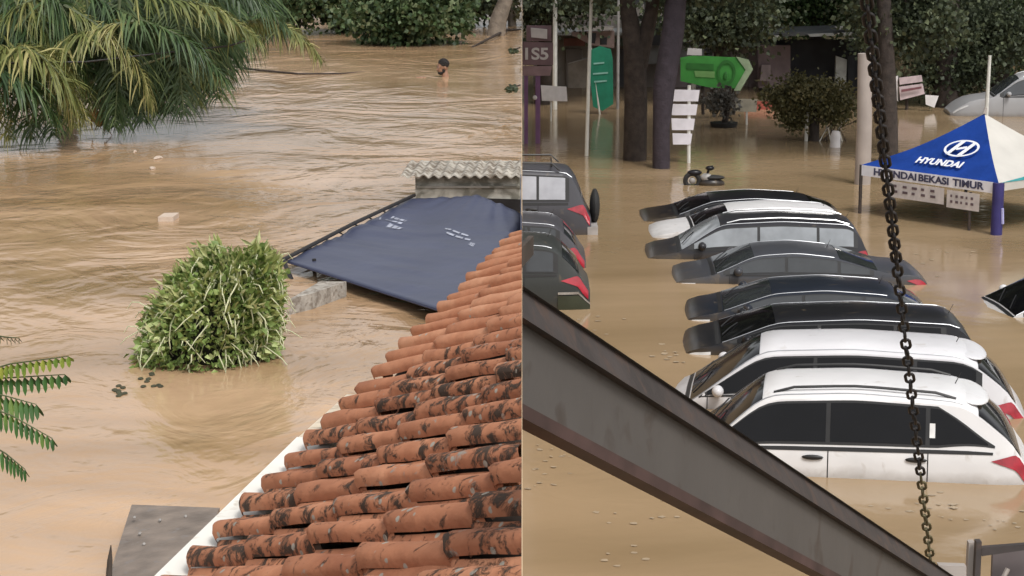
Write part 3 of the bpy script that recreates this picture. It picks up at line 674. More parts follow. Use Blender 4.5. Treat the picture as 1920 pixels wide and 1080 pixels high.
def car(label, rear_x, yn, imm, col, L=4.3, W=1.7, H=1.6, yaw=0., cowl=1.15, rf=1.95, rr=.62, hz=.98, belt=1.0, belt_r=1.06, rear_g=.16, kind='hatch', glass=None, rails=None, spoiler=False, mirrors=True,
        dlo_end=.55, taper=False, handles=None, extra=None, pitch=0., noseH=.72, group='cars parked in the main row', sedan=False, wipers=True, plates=True):
    glass = glass or glass_dark
    yaw = math.radians(yaw)
    # rear-near corner sits at (rear_x, yn)
    t = thing('parked_car', label, 'car', (0, 0, 0), yaw, group)
    c = Matrix.Rotation(yaw, 3, 'Z') @ V((L / 2, -W / 2, 0)); t.location = (rear_x - c.x, yn - c.y, -imm); t.rotation_euler = (0, pitch, yaw)
    if sedan: top = [(0, .5), (.05, noseH), (cowl * .5, hz - .06), (cowl, hz), (rf, H - .05), ((rf + L - rr) / 2, H), (L - rr, H - .07), (L - rr + .75, belt_r + .06), (L - .12, belt_r + .0), (L, .6)]
    else: top = [(0, .5), (.05, noseH), (cowl * .5, hz - .06), (cowl, hz), (rf, H - .06), ((rf * 1.2 + L - rr) / 2.2, H), (L - rr, H - .06), (L - rear_g, belt_r + .02), (L - .04, belt_r - .12), (L, .55)]
    tx = np.array([p[0] for p in top]); tz = np.array([p[1] for p in top])
    xs_f = np.linspace(0, L, 400); zt = np.interp(xs_f, tx, tz); kr = np.ones(25) / 25
    zs = np.convolve(np.pad(zt, 12, mode='edge'), kr, 'valid'); zs = np.convolve(np.pad(zs, 12, mode='edge'), kr, 'valid')
    def topz(x): return float(np.interp(x, xs_f, zs))
    def ring(x):
        tz_ = topz(x); bl = belt + (belt_r - belt) * max(0, (x - cowl)) / (L - cowl)
        b_ = min(bl, tz_ - .025); u = tz_ - b_; k = min(1, u / .45)
        w_ = W / 2 * (1 - (.22 * ((.6 - x) / .6) ** 3.5 if x < .6 else 0) - (.10 * ((x - L + .45) / .45) ** 2 if x > L - .45 else 0))
        yr = w_ * .955 - .30 * u - .02 * k
        lo = min(.28, b_ * .5)
        return [(w_ * .9, lo), (w_ * .985, lo + (b_ - lo) * .28), (w_, lo + (b_ - lo) * .55), (w_ * .995, lo + (b_ - lo) * .8), (w_ * .96, b_),
                (yr + .03 * k, b_ + u * .87), (yr - .04, b_ + u * .965), (yr * .5, b_ + u * 1.0 + .022), (0, b_ + u * 1.0 + .034)]
    def P(x, tt, s=-1, d=0.):
        def q(x, tt):
            r = ring(max(0, min(L, x))); i = min(int(tt), 7); k = tt - i; a, b_ = r[i], r[i + 1]
            return V((x - L / 2, s * (a[0] + (b_[0] - a[0]) * k), a[1] + (b_[1] - a[1]) * k))
        p = q(x, tt)
        if d:
            n_ = (q(x + .02, tt) - q(x - .02, tt)).cross(q(x, min(8, tt + .04)) - q(x, max(0, tt - .04))) * s
            if n_.length > 1e-9:
                n_.normalize()
                if n_.dot(V((0, s, .6))) < 0: n_ = -n_
                p = p + n_ * d
        return p
    xs = sorted(set([0, .02, .05, .1, .2, .35, .55, .8, L, L - .02, L - .05, L - .1] + list(np.linspace(cowl - .1, L - .14, 44))))
    vs_ = []; fs = []
    for x in xs:
        r = ring(x); vs_ += [V((x - L / 2, -a, z)) for a, z in r] + [V((x - L / 2, a, z)) for a, z in reversed(r[:-1])]
    n = 17
    for i in range(len(xs) - 1):
        for k in range(n - 1): fs.append((i * n + k, (i + 1) * n + k, (i + 1) * n + k + 1, i * n + k + 1))
    fs.append(tuple(range(n))); fs.append(tuple((len(xs) - 1) * n + k for k in range(n - 1, -1, -1)))
    bd = MB(); bd.v = vs_; bd.f = fs; body = bd.o('body', col, t, True, 32, world=False)
    def patch(name, xa, xb, ta, tb, m, d, s=-1, nx=14, nt_=3, both=False):
        g = MB()
        for i in range(nx + 1):
            u = i / nx; x = xa + (xb - xa) * u; a = ta(u) if callable(ta) else ta; b_ = tb(u) if callable(tb) else tb
            if both: row = [P(x, a + (8 - a) * k / nt_, -1, d) for k in range(nt_ + 1)] + [P(x, a + (8 - a) * k / nt_, 1, d) for k in range(nt_ - 1, -1, -1)]
            else: row = [P(x, a + (b_ - a) * k / nt_, s, d) for k in range(nt_ + 1)]
            g.v += row
        w_ = len(row); g.f = [(i * w_ + k, (i + 1) * w_ + k, (i + 1) * w_ + k + 1, i * w_ + k + 1) for i in range(nx) for k in range(w_ - 1)]
        return g.o(name, m, t, True, 60, world=False)
    ws = patch('windscreen', cowl + .05, rf - .02, 5.7, 8, glass, .008, nx=12, nt_=5, both=True)
    if sedan: patch('rear_window', L - rr + .04, L - rr + .66, 5.75, 8, glass, .008, nx=10, nt_=5, both=True)
    else: patch('rear_window', L - rr + .12, L - rear_g - .02, 5.15, 8, glass, .008, nx=10, nt_=5, both=True)
    xe = L - dlo_end
    tb_ = (lambda u: 4.96) if not taper else (lambda u: 4.96 - max(0, u - .8) / .2 * .62)
    ta_ = (lambda u: 4.1) if not taper else (lambda u: 4.1 + max(0, u - .8) / .2 * .14)
    for s in (-1, 1):
        sur = patch('window_surround', cowl + .16, xe, ta_, tb_, black_trim, .005, s, 30)
        cuts = [cowl + .24, cowl + .24 + (xe - cowl - .24) * .40, cowl + .24 + (xe - cowl - .24) * .76, xe - .05]
        full = xe - cowl - .16
        for a, b_ in zip(cuts, cuts[1:]):
            g0 = lambda u, a=a, b_=b_: ta_((a + (b_ - a) * u - cowl - .16) / full) + .06
            g1 = lambda u, a=a, b_=b_: tb_((a + (b_ - a) * u - cowl - .16) / full) - .05
            patch('side_window', a + .025, b_ - .025, g0, g1, glass, .011, s, 12).parent = sur
        for x in (cuts[0] + .02, cuts[1], cuts[2]): patch('door_seam', x, x + .012, .4, 4.0, black_trim, .003, s, 1, 8)
        if mirrors:
            mp = P(cowl + .42, 4.1, s); mb = MB().ell(mp + V((-.02, s * .13, .07)), (.075, .105, .075), 12, 8); mb.tube([mp, mp + V((-.01, s * .1, .04))], .025, 6)
            mb.o('wing_mirror', col, t, True, world=False)
        for x in (cuts[1] - .16, cuts[2] - .12):
            hp = P(x, 3.45, s, .02); hb = MB().ell(hp, (.12, .02, .03), 10, 6); hb.o('door_handle', handles or col, t, True, world=False)
        patch('tail_light', L - .46, L - .03, lambda u: 3.5 - .75 * min(1, u * 1.3), lambda u: 3.5 + .42 * min(1, u * 1.8), red_lens, .010, s, 10, 3)
        patch('headlight', .08, .5, lambda u: 3.3, lambda u: 4.0 - .4 * u, clear_lens, .008, s, 8, 2)
        if rails:
            ps = [P(x, 6.15, s) + V((0, 0, .045 if 0 < i < 9 else .005)) for i, x in enumerate(np.linspace(rf + .1, L - rr - .12, 10))]
            MB().tube(ps, .016, 6).o('roof_rail', rails, t, True, world=False)
    for s in (-1, 1):
        ps = [P(x, 5.72, s, .004) for x in np.linspace(cowl + .06, L - max(rr, .3) - .05, 26)]
        MB().tube(ps, .007, 5).o('roof_highlight', highlight_m, t, True, world=False)  # added bright tubes stand in for sky highlights on the roof edges
        patch('belt_trim', cowl + .2, L - dlo_end - .02, 3.93, 4.06, black_trim, .006, s, 12, 1)
    if spoiler:
        x = L - rr; zt_ = topz(x); yw = ring(x)[6][0] + .02
        g = MB().ell((x + .05 - L / 2, 0, zt_ - .02), (.23, yw * .93, .035), 24, 10, Matrix.Rotation(math.radians(11), 3, 'Y'))
        g.o('spoiler', col, t, True, None, world=False)
    if wipers:
        for yy in (-.45, .1):
            a = P(cowl + .07, 7, -1, .02); a.y = yy; b_ = P(cowl + .30, 7, -1, .024); b_.y = yy + .42
            MB().tube([a, a.lerp(b_, .5) + V((0, 0, .012)), b_], .009, 5).o('wiper', black_trim, t, world=False)
    # hood shut line and bonnet edge, roof antenna
    patch('bonnet_seam', cowl - .03, cowl + .03, 5.2, 8, black_trim, .004, nx=2, nt_=5, both=True)
    ap = P(L - rr - .1, 8); MB().tube([ap, ap + V((.06, 0, .13))], [.006, .003], 5).o('antenna', black_trim, t, world=False)
    if extra: extra(t, P, L, patch)
    return t
WHITES = []
highlight_m = pm('roof edge highlight', (.30, .31, .33), .3, .1, 6, metal=.6)
XR = lambda px, y: (px - CX) / F * (y * 1.02)
pw = paint('white', (.68, .675, .68)); pw2 = paint('pearl white', (.62, .615, .635)); pk = paint('black', (.012, .012, .015)); pg = paint('graphite', (.055, .058, .068)); pn = paint('deep navy', (.016, .02, .03)); pv = paint('smoke', (.03, .03, .035)); pl_ = paint('grey', (.07, .07, .08)); pgr = paint('dark green grey', (.045, .049, .048))
WHITES += [pw, pw2]
def sticker(t, P, L, patch): patch('window_sticker', L - 1.12, L - 1.06, 4.3, 4.6, pm('sticker', (.7, .7, .7), .6), .016, -1, 2)
car('nearest white car, a tall estate with a thin black roof rail and black handles', XR(1935, 21), 20.55, .72, pw, L=4.6, W=1.72, H=1.66, yaw=-9, cowl=.95, rf=1.68, rr=.72, rear_g=.12, hz=.9, dlo_end=.42, taper=True, rails=black_trim, spoiler=True, handles=black_trim, extra=sticker)
car('second white car from the camera, without roof rails, behind the nearest one', XR(1912, 24), 23.35, .84, pw2, L=4.75, W=1.7, H=1.64, yaw=-8, cowl=.58, rf=1.5, rr=.72, rear_g=.12, hz=.86, noseH=.6, dlo_end=.55, spoiler=True)
car('black car directly behind the two white cars', XR(1842, 27), 26.6, .84, pk, L=4.3, W=1.68, H=1.36, yaw=-4, rr=.32, cowl=.6, rf=1.42, hz=.98, belt=1.0, belt_r=1.0, noseH=.87)
car('dark navy hatchback two cars behind the white pair', XR(1756, 29.3), 28.9, .86, pn, L=3.95, W=1.66, H=1.34, yaw=-4, rr=.75, cowl=.66, rf=1.45, hz=.99, belt=1.0, belt_r=1.0, noseH=.88, glass=glass_grey)
car('dark grey saloon with a long domed roofline, deep in the water', XR(1745, 32.3), 32.0, .87, pg, L=4.45, W=1.7, H=1.38, yaw=-2, sedan=True, rr=1.6, cowl=.8, rf=1.5, hz=1.0, dlo_end=1.0, belt=1.01, belt_r=1.01, noseH=.89, glass=glass_grey)
car('black boxy people carrier with three pale side windows', XR(1636, 34.4), 34.3, .94, pv, L=4.2, W=1.69, H=1.62, yaw=-2, rr=.32, cowl=.75, rf=1.5, belt=1.10, belt_r=1.12, hz=1.06, noseH=.94, dlo_end=.3, glass=pm('painted pale reflection glass', (.24, .26, .28), .08, .3, 2, spec=.8), rails=chrome)  # sky reflection in the side glass is put into its pale base colour
car('white saloon mostly hidden behind the boxy people carrier', XR(1606, 36.8), 36.6, .87, pw, L=4.1, W=1.68, H=1.40, yaw=-1, rr=.5, cowl=.95, rf=1.65, hz=1.02, noseH=.85)
car('farthest car of the main row, black with a domed roof', XR(1588, 38.8), 38.6, .92, pk, L=4.3, W=1.68, H=1.38, yaw=0, rr=.9, cowl=.85, rf=1.55, hz=1.03, noseH=.93)
car('white car cut off by the right edge, nose towards the main row', XR(2290, 29.8), 29.6, 1.0, pw, L=4.3, W=1.7, H=1.72, yaw=4, cowl=1.0, rf=2.2, group='cars beside the main row')
def suv_extra(t, P, L, patch):
    MB().ell((L / 2 + .09, -.1, 1.0), (.10, .34, .34), 20, 12).o('spare_wheel', rubber, t, True, world=False)
    MB().box((L / 2 + .03, 0, .62), (.2, 1.62, .16)).o('bumper', pm('bumper', (.35, .33, .32), .5), t, world=False)
    for x in np.linspace(-.6, L / 2 - .75, 4): MB().tube([V((x, -.62, 1.84)), V((x, .62, 1.84))], .014, 6).o('rack_bar', black_trim, t, world=False)
    for s in (-1, 1): MB().tube([V((-.8, s * .64, 1.80)), V((-.7, s * .64, 1.9)), V((L / 2 - .75, s * .64, 1.9)), V((L / 2 - .6, s * .64, 1.76))], .018, 6).o('rack_rail', black_trim, t, True, world=False)
car('dark grey off roader with roof rack and spare wheel beside the flood wall', XR(1106, 37.5), 37.0, .55, pl_, L=4.3, W=1.72, H=1.8, yaw=0, rr=.32, belt=1.12, belt_r=1.14, dlo_end=.42, glass=pm('painted bright reflection glass', (.36, .37, .41), .08, .25, 2, spec=.8), extra=suv_extra, group='cars beside the flood wall', handles=black_trim)  # window glass painted bright to imitate the reflected sky
car('plain grey hatchback squeezed between the off roader and the red lamped hatchback', XR(1097, 33.9), 33.5, .68, pl_, L=4.1, W=1.68, H=1.5, yaw=0, rr=.5, dlo_end=.45, glass=glass_grey, group='cars beside the flood wall', handles=black_trim)
def hatch_extra(t, P, L, patch):
    patch('rear_bumper', L - .5, L, .6, 2.2, pm('dark olive bumper', (.035, .042, .025), .5), .02, -1, 8)
    patch('chrome_strip', L - .5, L, 2.3, 2.5, chrome, .02, -1, 8)
car('grey hatchback with a red tail light beside the flood wall, partly behind the beam', XR(1104, 30.6), 30.0, .52, pgr, L=4.1, W=1.7, H=1.56, yaw=0, rr=.55, dlo_end=.5, glass=glass_grey, extra=hatch_extra, group='cars beside the flood wall', handles=black_trim)

# pale scum drifting on the car park water
fm = MB()
for (px, py, n, sx, sy) in ((1010, 850, 14, 30, 22), (1045, 890, 10, 25, 18), (1190, 965, 8, 40, 12), (1160, 1040, 6, 30, 10), (1265, 668, 12, 22, 8), (1120, 600, 8, 25, 12), (1800, 960, 10, 60, 14), (1870, 985, 8, 30, 8), (1700, 940, 6, 40, 10), (1060, 470, 6, 20, 10), (1760, 470, 8, 50, 14), (1700, 500, 6, 30, 12)):
    for k in range(n):
        p = at_z(px + rng.normal() * sx, py + rng.normal() * sy, .004 + .001 * k)
        if p.x < .05: continue
        a = rng.uniform(.012, .05); m_n = 10; b_ = len(fm.v)
        fm.v += [p + V((math.cos(2 * math.pi * i / m_n) * a * rng.uniform(.6, 1.3), math.sin(2 * math.pi * i / m_n) * a * rng.uniform(.5, 1.2), 0)) for i in range(m_n)]
        fm.f.append(tuple(range(b_, b_ + m_n)))
fo_ = fm.o('scum', pm('pale scum', (.36, .28, .19), .6, .15, 8)); fo_['kind'] = 'stuff'; tag(fo_, 'pale scum flecks drifting on the car park water', 'scum')
# ---- steel beam and chain
steel_dark = pm('dark brown steel', (.045, .035, .032), .6, .3, 9, bump=.001, dirt=(.07, .045, .035), dirt_amt=.35)
steel_grey = pm('grey painted steel', (.085, .079, .075), .5, .10, 5, bump=.0008, dirt=(.06, .05, .045), dirt_amt=.15)
steel_red = pm('red oxide steel', (.065, .036, .032), .7, .35, 9)
beam = thing('steel_beam', 'dark grey steel beam slanting down across the foreground of the car park', 'beam', at_depth(985, 665, 3.0))
def bm_pt(u, v):   # u along the beam, v across its height (0 top .. 1 bottom)
    a = at_depth(979.6, 537, 3.0).lerp(at_depth(979.6, 800, 3.0), v)
    b = at_depth(1790, 1082, 5.9).lerp(at_depth(1790, 1216, 5.9), v); return a.lerp(b, u)
ax = (bm_pt(1, .5) - bm_pt(0, .5)).normalized(); upv = (bm_pt(0, 0) - bm_pt(0, 1)).normalized(); fr = ax.cross(upv).normalized()
fr = fr if fr.y < 0 else -fr
def strip(v0, d0, v1, d1, th, name, m, back=.05):
    q = []
    for u in (0, 1):
        k_ = -.04 if u == 0 else 1
        a = bm_pt(k_, v0) + fr * d0; b = bm_pt(k_, v1) + fr * d1; q.append((a, b))
    g = MB(); k = -fr * th
    A, B = q[0]; C_, D_ = q[1]
    g.quadprism([A, B, D_, C_], k)
    o_ = g.o(name, m, beam); bm = bmesh.new(); bm.from_mesh(o_.data)
    r_ = bmesh.ops.bisect_plane(bm, geom=bm.verts[:] + bm.edges[:] + bm.faces[:], plane_co=V((.0006, 0, 0)) - V(beam.location), plane_no=(1, 0, 0), clear_inner=True)
    bmesh.ops.holes_fill(bm, edges=[e for e in bm.edges if e.is_boundary]); bm.to_mesh(o_.data); bm.free(); return o_
strip(.0, .0, .30, .03, .03, 'top_flange', steel_dark)
strip(.30, .012, .90, .012, .02, 'web', steel_grey)
strip(.90, .03, 1.0, .03, .04, 'bottom_flange', steel_red)
strip(-.012, -.002, .028, .012, .05, 'edge_plate', steel_grey)
chain = thing('hanging_chain', 'dark rusty chain hanging in front of the car park', 'chain', at_depth(1625, 0, 4.1))
chain_m = pm('rusty black chain', (.022, .018, .017), .55, .4, 60, bump=.001, metal=.3); chain_b = pm('brass chain', (.12, .10, .05), .5, .3, 60, metal=.4)
wire, ln, wd = .0042, .0190, .0108
lv = MB(); M_, m_ = 14, 6
path = []
for k in range(M_):
    a = 2 * math.pi * k / M_; path.append(V((math.cos(a) * wd, 0, math.sin(a) * wd + (ln - wd) * (1 if math.sin(a) > 0 else -1))))
for i, p in enumerate(path):
    t_ = (path[(i + 1) % M_] - path[i - 1]).normalized(); a_ = t_.cross(V((0, 1, 0))); 
    lv.v += [p + (a_ * math.cos(2 * math.pi * q / m_) + V((0, 1, 0)) * math.sin(2 * math.pi * q / m_)) * wire for q in range(m_)]
lv.f = [(i * m_ + q, i * m_ + (q + 1) % m_, ((i + 1) % M_) * m_ + (q + 1) % m_, ((i + 1) % M_) * m_ + q) for i in range(M_) for q in range(m_)]
lk = mesh('link', lv.v, lv.f, True)
def chain_pt(t):
    c0, c1, c2 = at_depth(1618, -60, 4.0), at_depth(1682, 500, 4.75), at_depth(1747, 1072, 5.9)
    return c0.lerp(c1, t * 2) if t < .5 else c1.lerp(c2, t * 2 - 1)
tot = (chain_pt(.5) - chain_pt(0)).length + (chain_pt(1) - chain_pt(.5)).length; pitch_ = 2 * (ln - wire) + .0015
nl = int(tot / pitch_)
for k in range(nl + 1):
    t_ = k / nl; p = chain_pt(t_); d_ = (chain_pt(min(1, t_ + .01)) - chain_pt(max(0, t_ - .01))).normalized()
    zx = -d_; view = (p - V((0, 0, HC))).normalized(); xx = view.cross(zx).normalized(); yy = zx.cross(xx)
    R = Matrix((xx, yy, zx)).transposed().to_4x4()
    R = R @ Matrix.Rotation((math.pi / 2 if k % 2 else 0) + random.uniform(-.25, .25), 4, 'Z')
    l_ = link('link', lk if t_ < .82 else lk.copy(), chain_m if t_ < .82 else None, chain)
    if t_ >= .82: l_.data.materials.clear(); l_.data.materials.append(chain_b)
    R.translation = p - V(chain.location); l_.matrix_local = R
# ---- metal stand in the bottom right corner
sd_ = thing('metal_stand', 'dark metal stand with a grey panel in the bottom right corner', 'stand', at_depth(1830, 1078, 6.2))
MB().quadprism([at_depth(1817, 1018, 6.2), at_depth(1828, 1017, 6.2), at_depth(1822, 1120, 6.2), at_depth(1811, 1120, 6.2)], (0, .03, 0)).o('pale_post', pm('pale steel', (.35, .31, .28), .5), sd_)
MB().quadprism([at_depth(1831, 1016, 6.15), at_depth(1841, 1016, 6.15), at_depth(1837, 1120, 6.15), at_depth(1826, 1120, 6.15)], (0, .03, 0)).o('dark_post', steel_dark, sd_)
MB().quadprism([at_depth(1862, 1030, 6.3), at_depth(1960, 1020, 6.3), at_depth(1960, 1130, 6.3), at_depth(1858, 1130, 6.3)], (0, .02, 0)).o('panel', pm('grey panel', (.11, .09, .09), .55, .2, 6), sd_)
MB().quadprism([at_depth(1841, 1027, 6.2), at_depth(1960, 1018, 6.2), at_depth(1960, 1026, 6.2), at_depth(1841, 1043, 6.2)], (0, .02, 0)).o('top_rail', steel_dark, sd_)
MB().tube([at_depth(1878, 1090, 6.2), at_depth(1890, 1066, 6.2)], .008, 6).o('brace', pm('pale steel', (.35, .31, .28)), sd_)
tr2 = MB().quadprism([at_depth(1760, 1060, 6.1), at_depth(1812, 1062, 6.1), at_depth(1812, 1120, 6.1), at_depth(1770, 1120, 6.1)], (0, .03, 0)).o('grey_bracket', pm('pale steel', (.35, .31, .28)), sd_)

# ---- blue tent
tA = at_z(1868, 440, 0); tB = at_z(1612, 400, 0); ed = tB - tA; pd = V((-ed.y, ed.x, 0)); pd = pd if pd.y > 0 else -pd
tC, tD = tA + pd, tB + pd
ez = at_y(1868, 343, tA.y).z; ctr = (tA + tC + tB + tD) / 4; apz = at_y(1852, 213, ctr.y).z
ap = V((ctr.x, ctr.y, apz))
def up(p, z): return V((p.x, p.y, z))
tent = thing('event_tent', 'blue and white pyramid tent with a car maker emblem standing in the flood', 'tent', up(ctr, 0))
blue = pm('blue tent cloth', (.010, .042, .225), .8, .25, 1.2, bump=.03, spec=.12); cream = pm('cream tent cloth', (.52, .50, .46), .6, .08, 2, bump=.01); teal = pm('teal tent cloth', (.05, .35, .38), .6, .15, 3)
eA, eB, eC, eD = [up(p, ez) for p in (tA, tB, tC, tD)]
def roofface(name, p, q, m):
    g = MB(); n = 10
    for i in range(n + 1):
        for j in range(n + 1):
            u, v = i / n, j / n; e = p.lerp(q, v); pt = ap.lerp(e, u); pt.z -= .10 * math.sin(math.pi * u) ; g.v.append(pt)
    g.f = [(i * (n + 1) + j, i * (n + 1) + j + 1, (i + 1) * (n + 1) + j + 1, (i + 1) * (n + 1) + j) for i in range(n) for j in range(n)]
    return g.o(name, m, tent, True)
front_roof = roofface('front_roof', eB, eA, blue); roofface('side_roof', eA, eC, cream); roofface('back_roof', eC, eD, blue); roofface('left_roof', eD, eB, cream)
def val(p, q, h_, m, name, ofs=.0):
    n_ = (q - p).cross(V((0, 0, 1))).normalized(); n_ = n_ if n_.y < 0 else -n_
    return MB().quadprism([p + n_ * (.02 + ofs), q + n_ * (.02 + ofs), q - V((0, 0, h_)) + n_ * (.02 + ofs), p - V((0, 0, h_)) + n_ * (.02 + ofs)], -n_ * .012).o(name, m, tent)
vwhite = pm('white valance', (.8, .78, .82), .6, .08, 4)
front_val = val(eB, eA, .21, vwhite, 'valance'); val(eA, eC, .16, cream, 'valance'); val(eC, eD, .2, vwhite, 'valance'); val(eD, eB, .2, vwhite, 'valance')
tl = MB().quadprism([eA.lerp(eC, .02) + V((0, -.03, .0)), eA.lerp(eC, .9) + V((0, -.03, .25)), eA.lerp(eC, .9) + V((0, -.03, -.02))], (0, -.01, 0)).o('teal_band', teal, tent)
for p, m, r in ((tA, pm('purple wrap', (.03, .025, .13), .6), .11), (tB, steel_dark, .035), (tC, steel_dark, .035), (tD, steel_dark, .035)):
    MB().tube([up(p, -.5), up(p, ez)], r, 10).o('leg', m, tent, True)
MB().tube([up(tA, .1) + V((.09, -.08, .12)), up(tA, .1) + V((.07, -.09, .42))], .03, 8).o('leg_label', pm('lilac label', (.35, .35, .6)), tent)
MB().tube([up(tA.lerp(tB, .19), -.4), up(tA.lerp(tB, .19), ez - .25)], .03, 8).o('middle_leg', steel_dark, tent, True)
MB().tube([ap, ap + V((.02, 0, .12))], [.05, .03], 8).o('finial', pm('pale steel', (.35, .31, .28)), tent)
banners = []
for u0, u1, h0, h1, nm in ((.80, .38, .24, .56, 0), (.36, .13, .26, .60, 1)):
    a = eA.lerp(eB, u0); b = eA.lerp(eB, u1); n_ = V((0, -.05, 0))
    banners.append(1); bn_ = MB().quadprism([a - V((0, 0, h0)) + n_, b - V((0, 0, h0)) + n_, b - V((0, 0, h1)) + n_, a - V((0, 0, h1)) + n_], (0, .01, 0)).o('hanging_banner', pm('pale banner', (.55, .50, .48), .7, .15, 6), tent); banners[-1] = bn_
def text(name, body, org, rx, uy, size, m, parent, bold=0., sx=1.):
    cu = bpy.data.curves.new(name, 'FONT'); cu.body = body; cu.size = size; cu.extrude = .002; cu.offset = bold; cu.align_x = 'CENTER'; cu.align_y = 'CENTER'
    to = bpy.data.objects.new(name, cu); S.collection.objects.link(to); dg = bpy.context.evaluated_depsgraph_get(); dg.update()
    me = bpy.data.meshes.new_from_object(to.evaluated_get(dg)); bpy.data.objects.remove(to)
    rx = V(rx).normalized(); uy = V(uy).normalized(); L = root_loc(parent)
    for v in me.vertices: v.co = V(org) + rx * (v.co.x * sx) + uy * v.co.y + rx.cross(uy) * v.co.z - L
    return link(name, me, m, parent)
fx = (eA - eB).normalized(); ec = (eA + eB) / 2; fy = (ap - ec).normalized(); fn = fx.cross(fy).normalized(); fn = fn if fn.y < 0 else -fn
def fp(u, v, d=.05): # u metres along front from centre, v share up the face
    base = ec.lerp(ap, v); base.z -= .10 * math.sin(math.pi * v); return base + fx * u + fn * d
logo_m = pm('white print', (.75, .76, .80), .6, .05)
text('tent_lettering', 'HYUNDAI', fp(.06, .18, .075), fx, fy, .25, logo_m, tent, .010, 1.0).parent = front_roof
for wtxt, wu in (('HYUNDAI', .735), ('BEKASI', .45), ('TIMUR', .205)):
    text('valance_lettering', wtxt, (eA.lerp(eB, wu)) - V((0, 0, .105)) + fx.cross(V((0, 0, 1))).normalized() * .03, fx, (0, 0, 1), .19, pm('dark print', (.05, .05, .10), .6), tent, .006, 1.3).parent = front_val
def emblem(c_u, c_v, a, b):
    g = MB(); n = 36; c = fp(c_u, c_v, .085)
    for k in range(n):
        t_ = 2 * math.pi * k / n
        for s in (1, .83): g.v.append(c + fx * (a * (s if s == 1 else .87) * math.cos(t_)) + fy * (b * s * math.sin(t_)))
    g.f = [(2 * k, 2 * k + 1, (2 * k + 3) % (2 * n), (2 * k + 2) % (2 * n)) for k in range(n)]
    def q(pts): k = len(g.v); g.v += [c + fx * x * a + fy * y * b + fn * .004 for x, y in pts]; g.f.append(tuple(range(k, k + len(pts))))
    q([(-.62, -.72), (-.40, -.86), (-.08, .86), (-.36, .80)]); q([(.40, .86), (.62, .72), (.36, -.80), (.08, -.86)]); q([(-.30, -.05), (-.22, -.28), (.30, .05), (.22, .28)])
    g.o('emblem', logo_m, tent).parent = front_roof
emblem(.22, .46, .40, .27)
for rows, (u0, u1), hz_ in ((2, (.76, .42), .30), (2, (.34, .16), .34)):
    for r in range(rows):
        for k in range(5):
            ua = u0 + (u1 - u0) * (k + .1) / 5; ub = u0 + (u1 - u0) * (k + .1 + .55 * (.6 + .4 * ((k * 7 + r) % 3) / 2)) / 5
            a = eA.lerp(eB, ua) - V((0, .065, hz_ + .11 * r)); b = eA.lerp(eB, ub) - V((0, .065, hz_ + .11 * r))
            MB().quadprism([a, b, b - V((0, 0, .05)), a - V((0, 0, .05))], (0, .004, 0)).o('banner_print', pm('brown print', (.12, .08, .09), .7), tent).parent = banners[0 if u0 > .5 else 1]

# ---- poles, signs, banners
pale = pm('pale pole', (.66, .66, .62), .6, .1, 5)
def pole(label, x0, y0, x1, y1, r, yb=None, m=pale, name='flag_pole'):
    b = at_z(x0, y0, 0) if yb is None else V((at_y(x0, y0, yb).x, yb, at_y(x0, y0, yb).z)); e = at_y(x1, y1, b.y)
    return tag(MB().tube([b - V((0, 0, .4)), b.lerp(e, .5), e], [r, r * .9, r * .75], 8).o(name, m, None, True), label, 'pole')
pole('tall thin white pole standing in the water left of the green banner', 1099, 292, 1110, -40, .05)
pole('pale pole rising behind the mauve sign board', 1040, 205, 1041, -40, .08)
pole('white pole behind the left end of the green board', 1300, 190, 1304, -40, .075)
pole('thin grey pole behind the big tree trunk', 1158, 205, 1160, -40, .05, m=pm('grey pole', (.3, .29, .28)))
pole('white mast behind the tent apex', 1848, 235, 1856, 104, .06)
cpil = at_z(1617, 345, 0)
tag(MB().tube([cpil - V((0, 0, .5)), cpil + V((0, 0, 1.5)), at_y(1621, 100, cpil.y)], [.19, .17, .15], 12).o('concrete_pole', pm('pinkish concrete', (.36, .31, .28), .85, .12, 2), None, True), 'thick pinkish concrete pole behind the chain and left of the tent', 'pole')
def board(t, name, pts, Y, m, th=.05): return MB().quadprism([at_y(px, py, Y) for px, py in pts], (0, th, 0)).o(name, m, t)
# mauve sign by the wall
Yg = at_z(1000, 287, 0).y + 2
ms = thing('sign_board', 'mauve sign board with pale numerals on purple posts beside the flood wall', 'sign', at_z(1000, 285, 0))
mauve = pm('mauve board', (.22, .14, .16), .6, .2, 3); mauve2 = pm('purple post', (.21, .10, .22), .6, .2, 3); palep = pm('pale panel', (.72, .69, .69), .6, .1, 5)
board(ms, 'board', [(980, 78), (1037, 80), (1037, 122), (980, 122)], Yg, mauve); board(ms, 'lower_band', [(980, 124), (1035, 124), (1032, 142), (980, 142)], Yg - .03, pm('light mauve', (.30, .20, .215), .6)); board(ms, 'header', [(987, 48), (1034, 48), (1034, 77), (987, 77)], Yg, mauve)
board(ms, 'pale_plate', [(995, 52), (1026, 55), (1026, 73), (996, 70)], Yg - .06, palep)
text('numerals', '1S5', at_y(1004, 102, Yg - .03), (1, 0, 0), (0, 0, 1), .42, palep, ms, .012, 1.15)
for x, w_ in ((983, 7), (1004, 9)): board(ms, 'post', [(x, 142), (x + w_, 142), (x + w_, 292), (x, 292)], Yg, mauve2, .1)
MB().ell(at_y(1003, 183, Yg - .1), (.06, .04, .06), 10, 8).o('lamp', palep, ms, True)
def post_sign(label, pts, Y, post, m, group=None, wd_=.03):
    b = at_y(post[0], post[1], Y); t = thing('post_sign', label, 'sign', b); board(t, 'plate', pts, Y, m)
    MB().tube([b - V((0, 0, .3)), at_y(post[0], sum(p[1] for p in pts) / len(pts), Y + .08)], wd_, 8).o('post', pale, t, True); return t
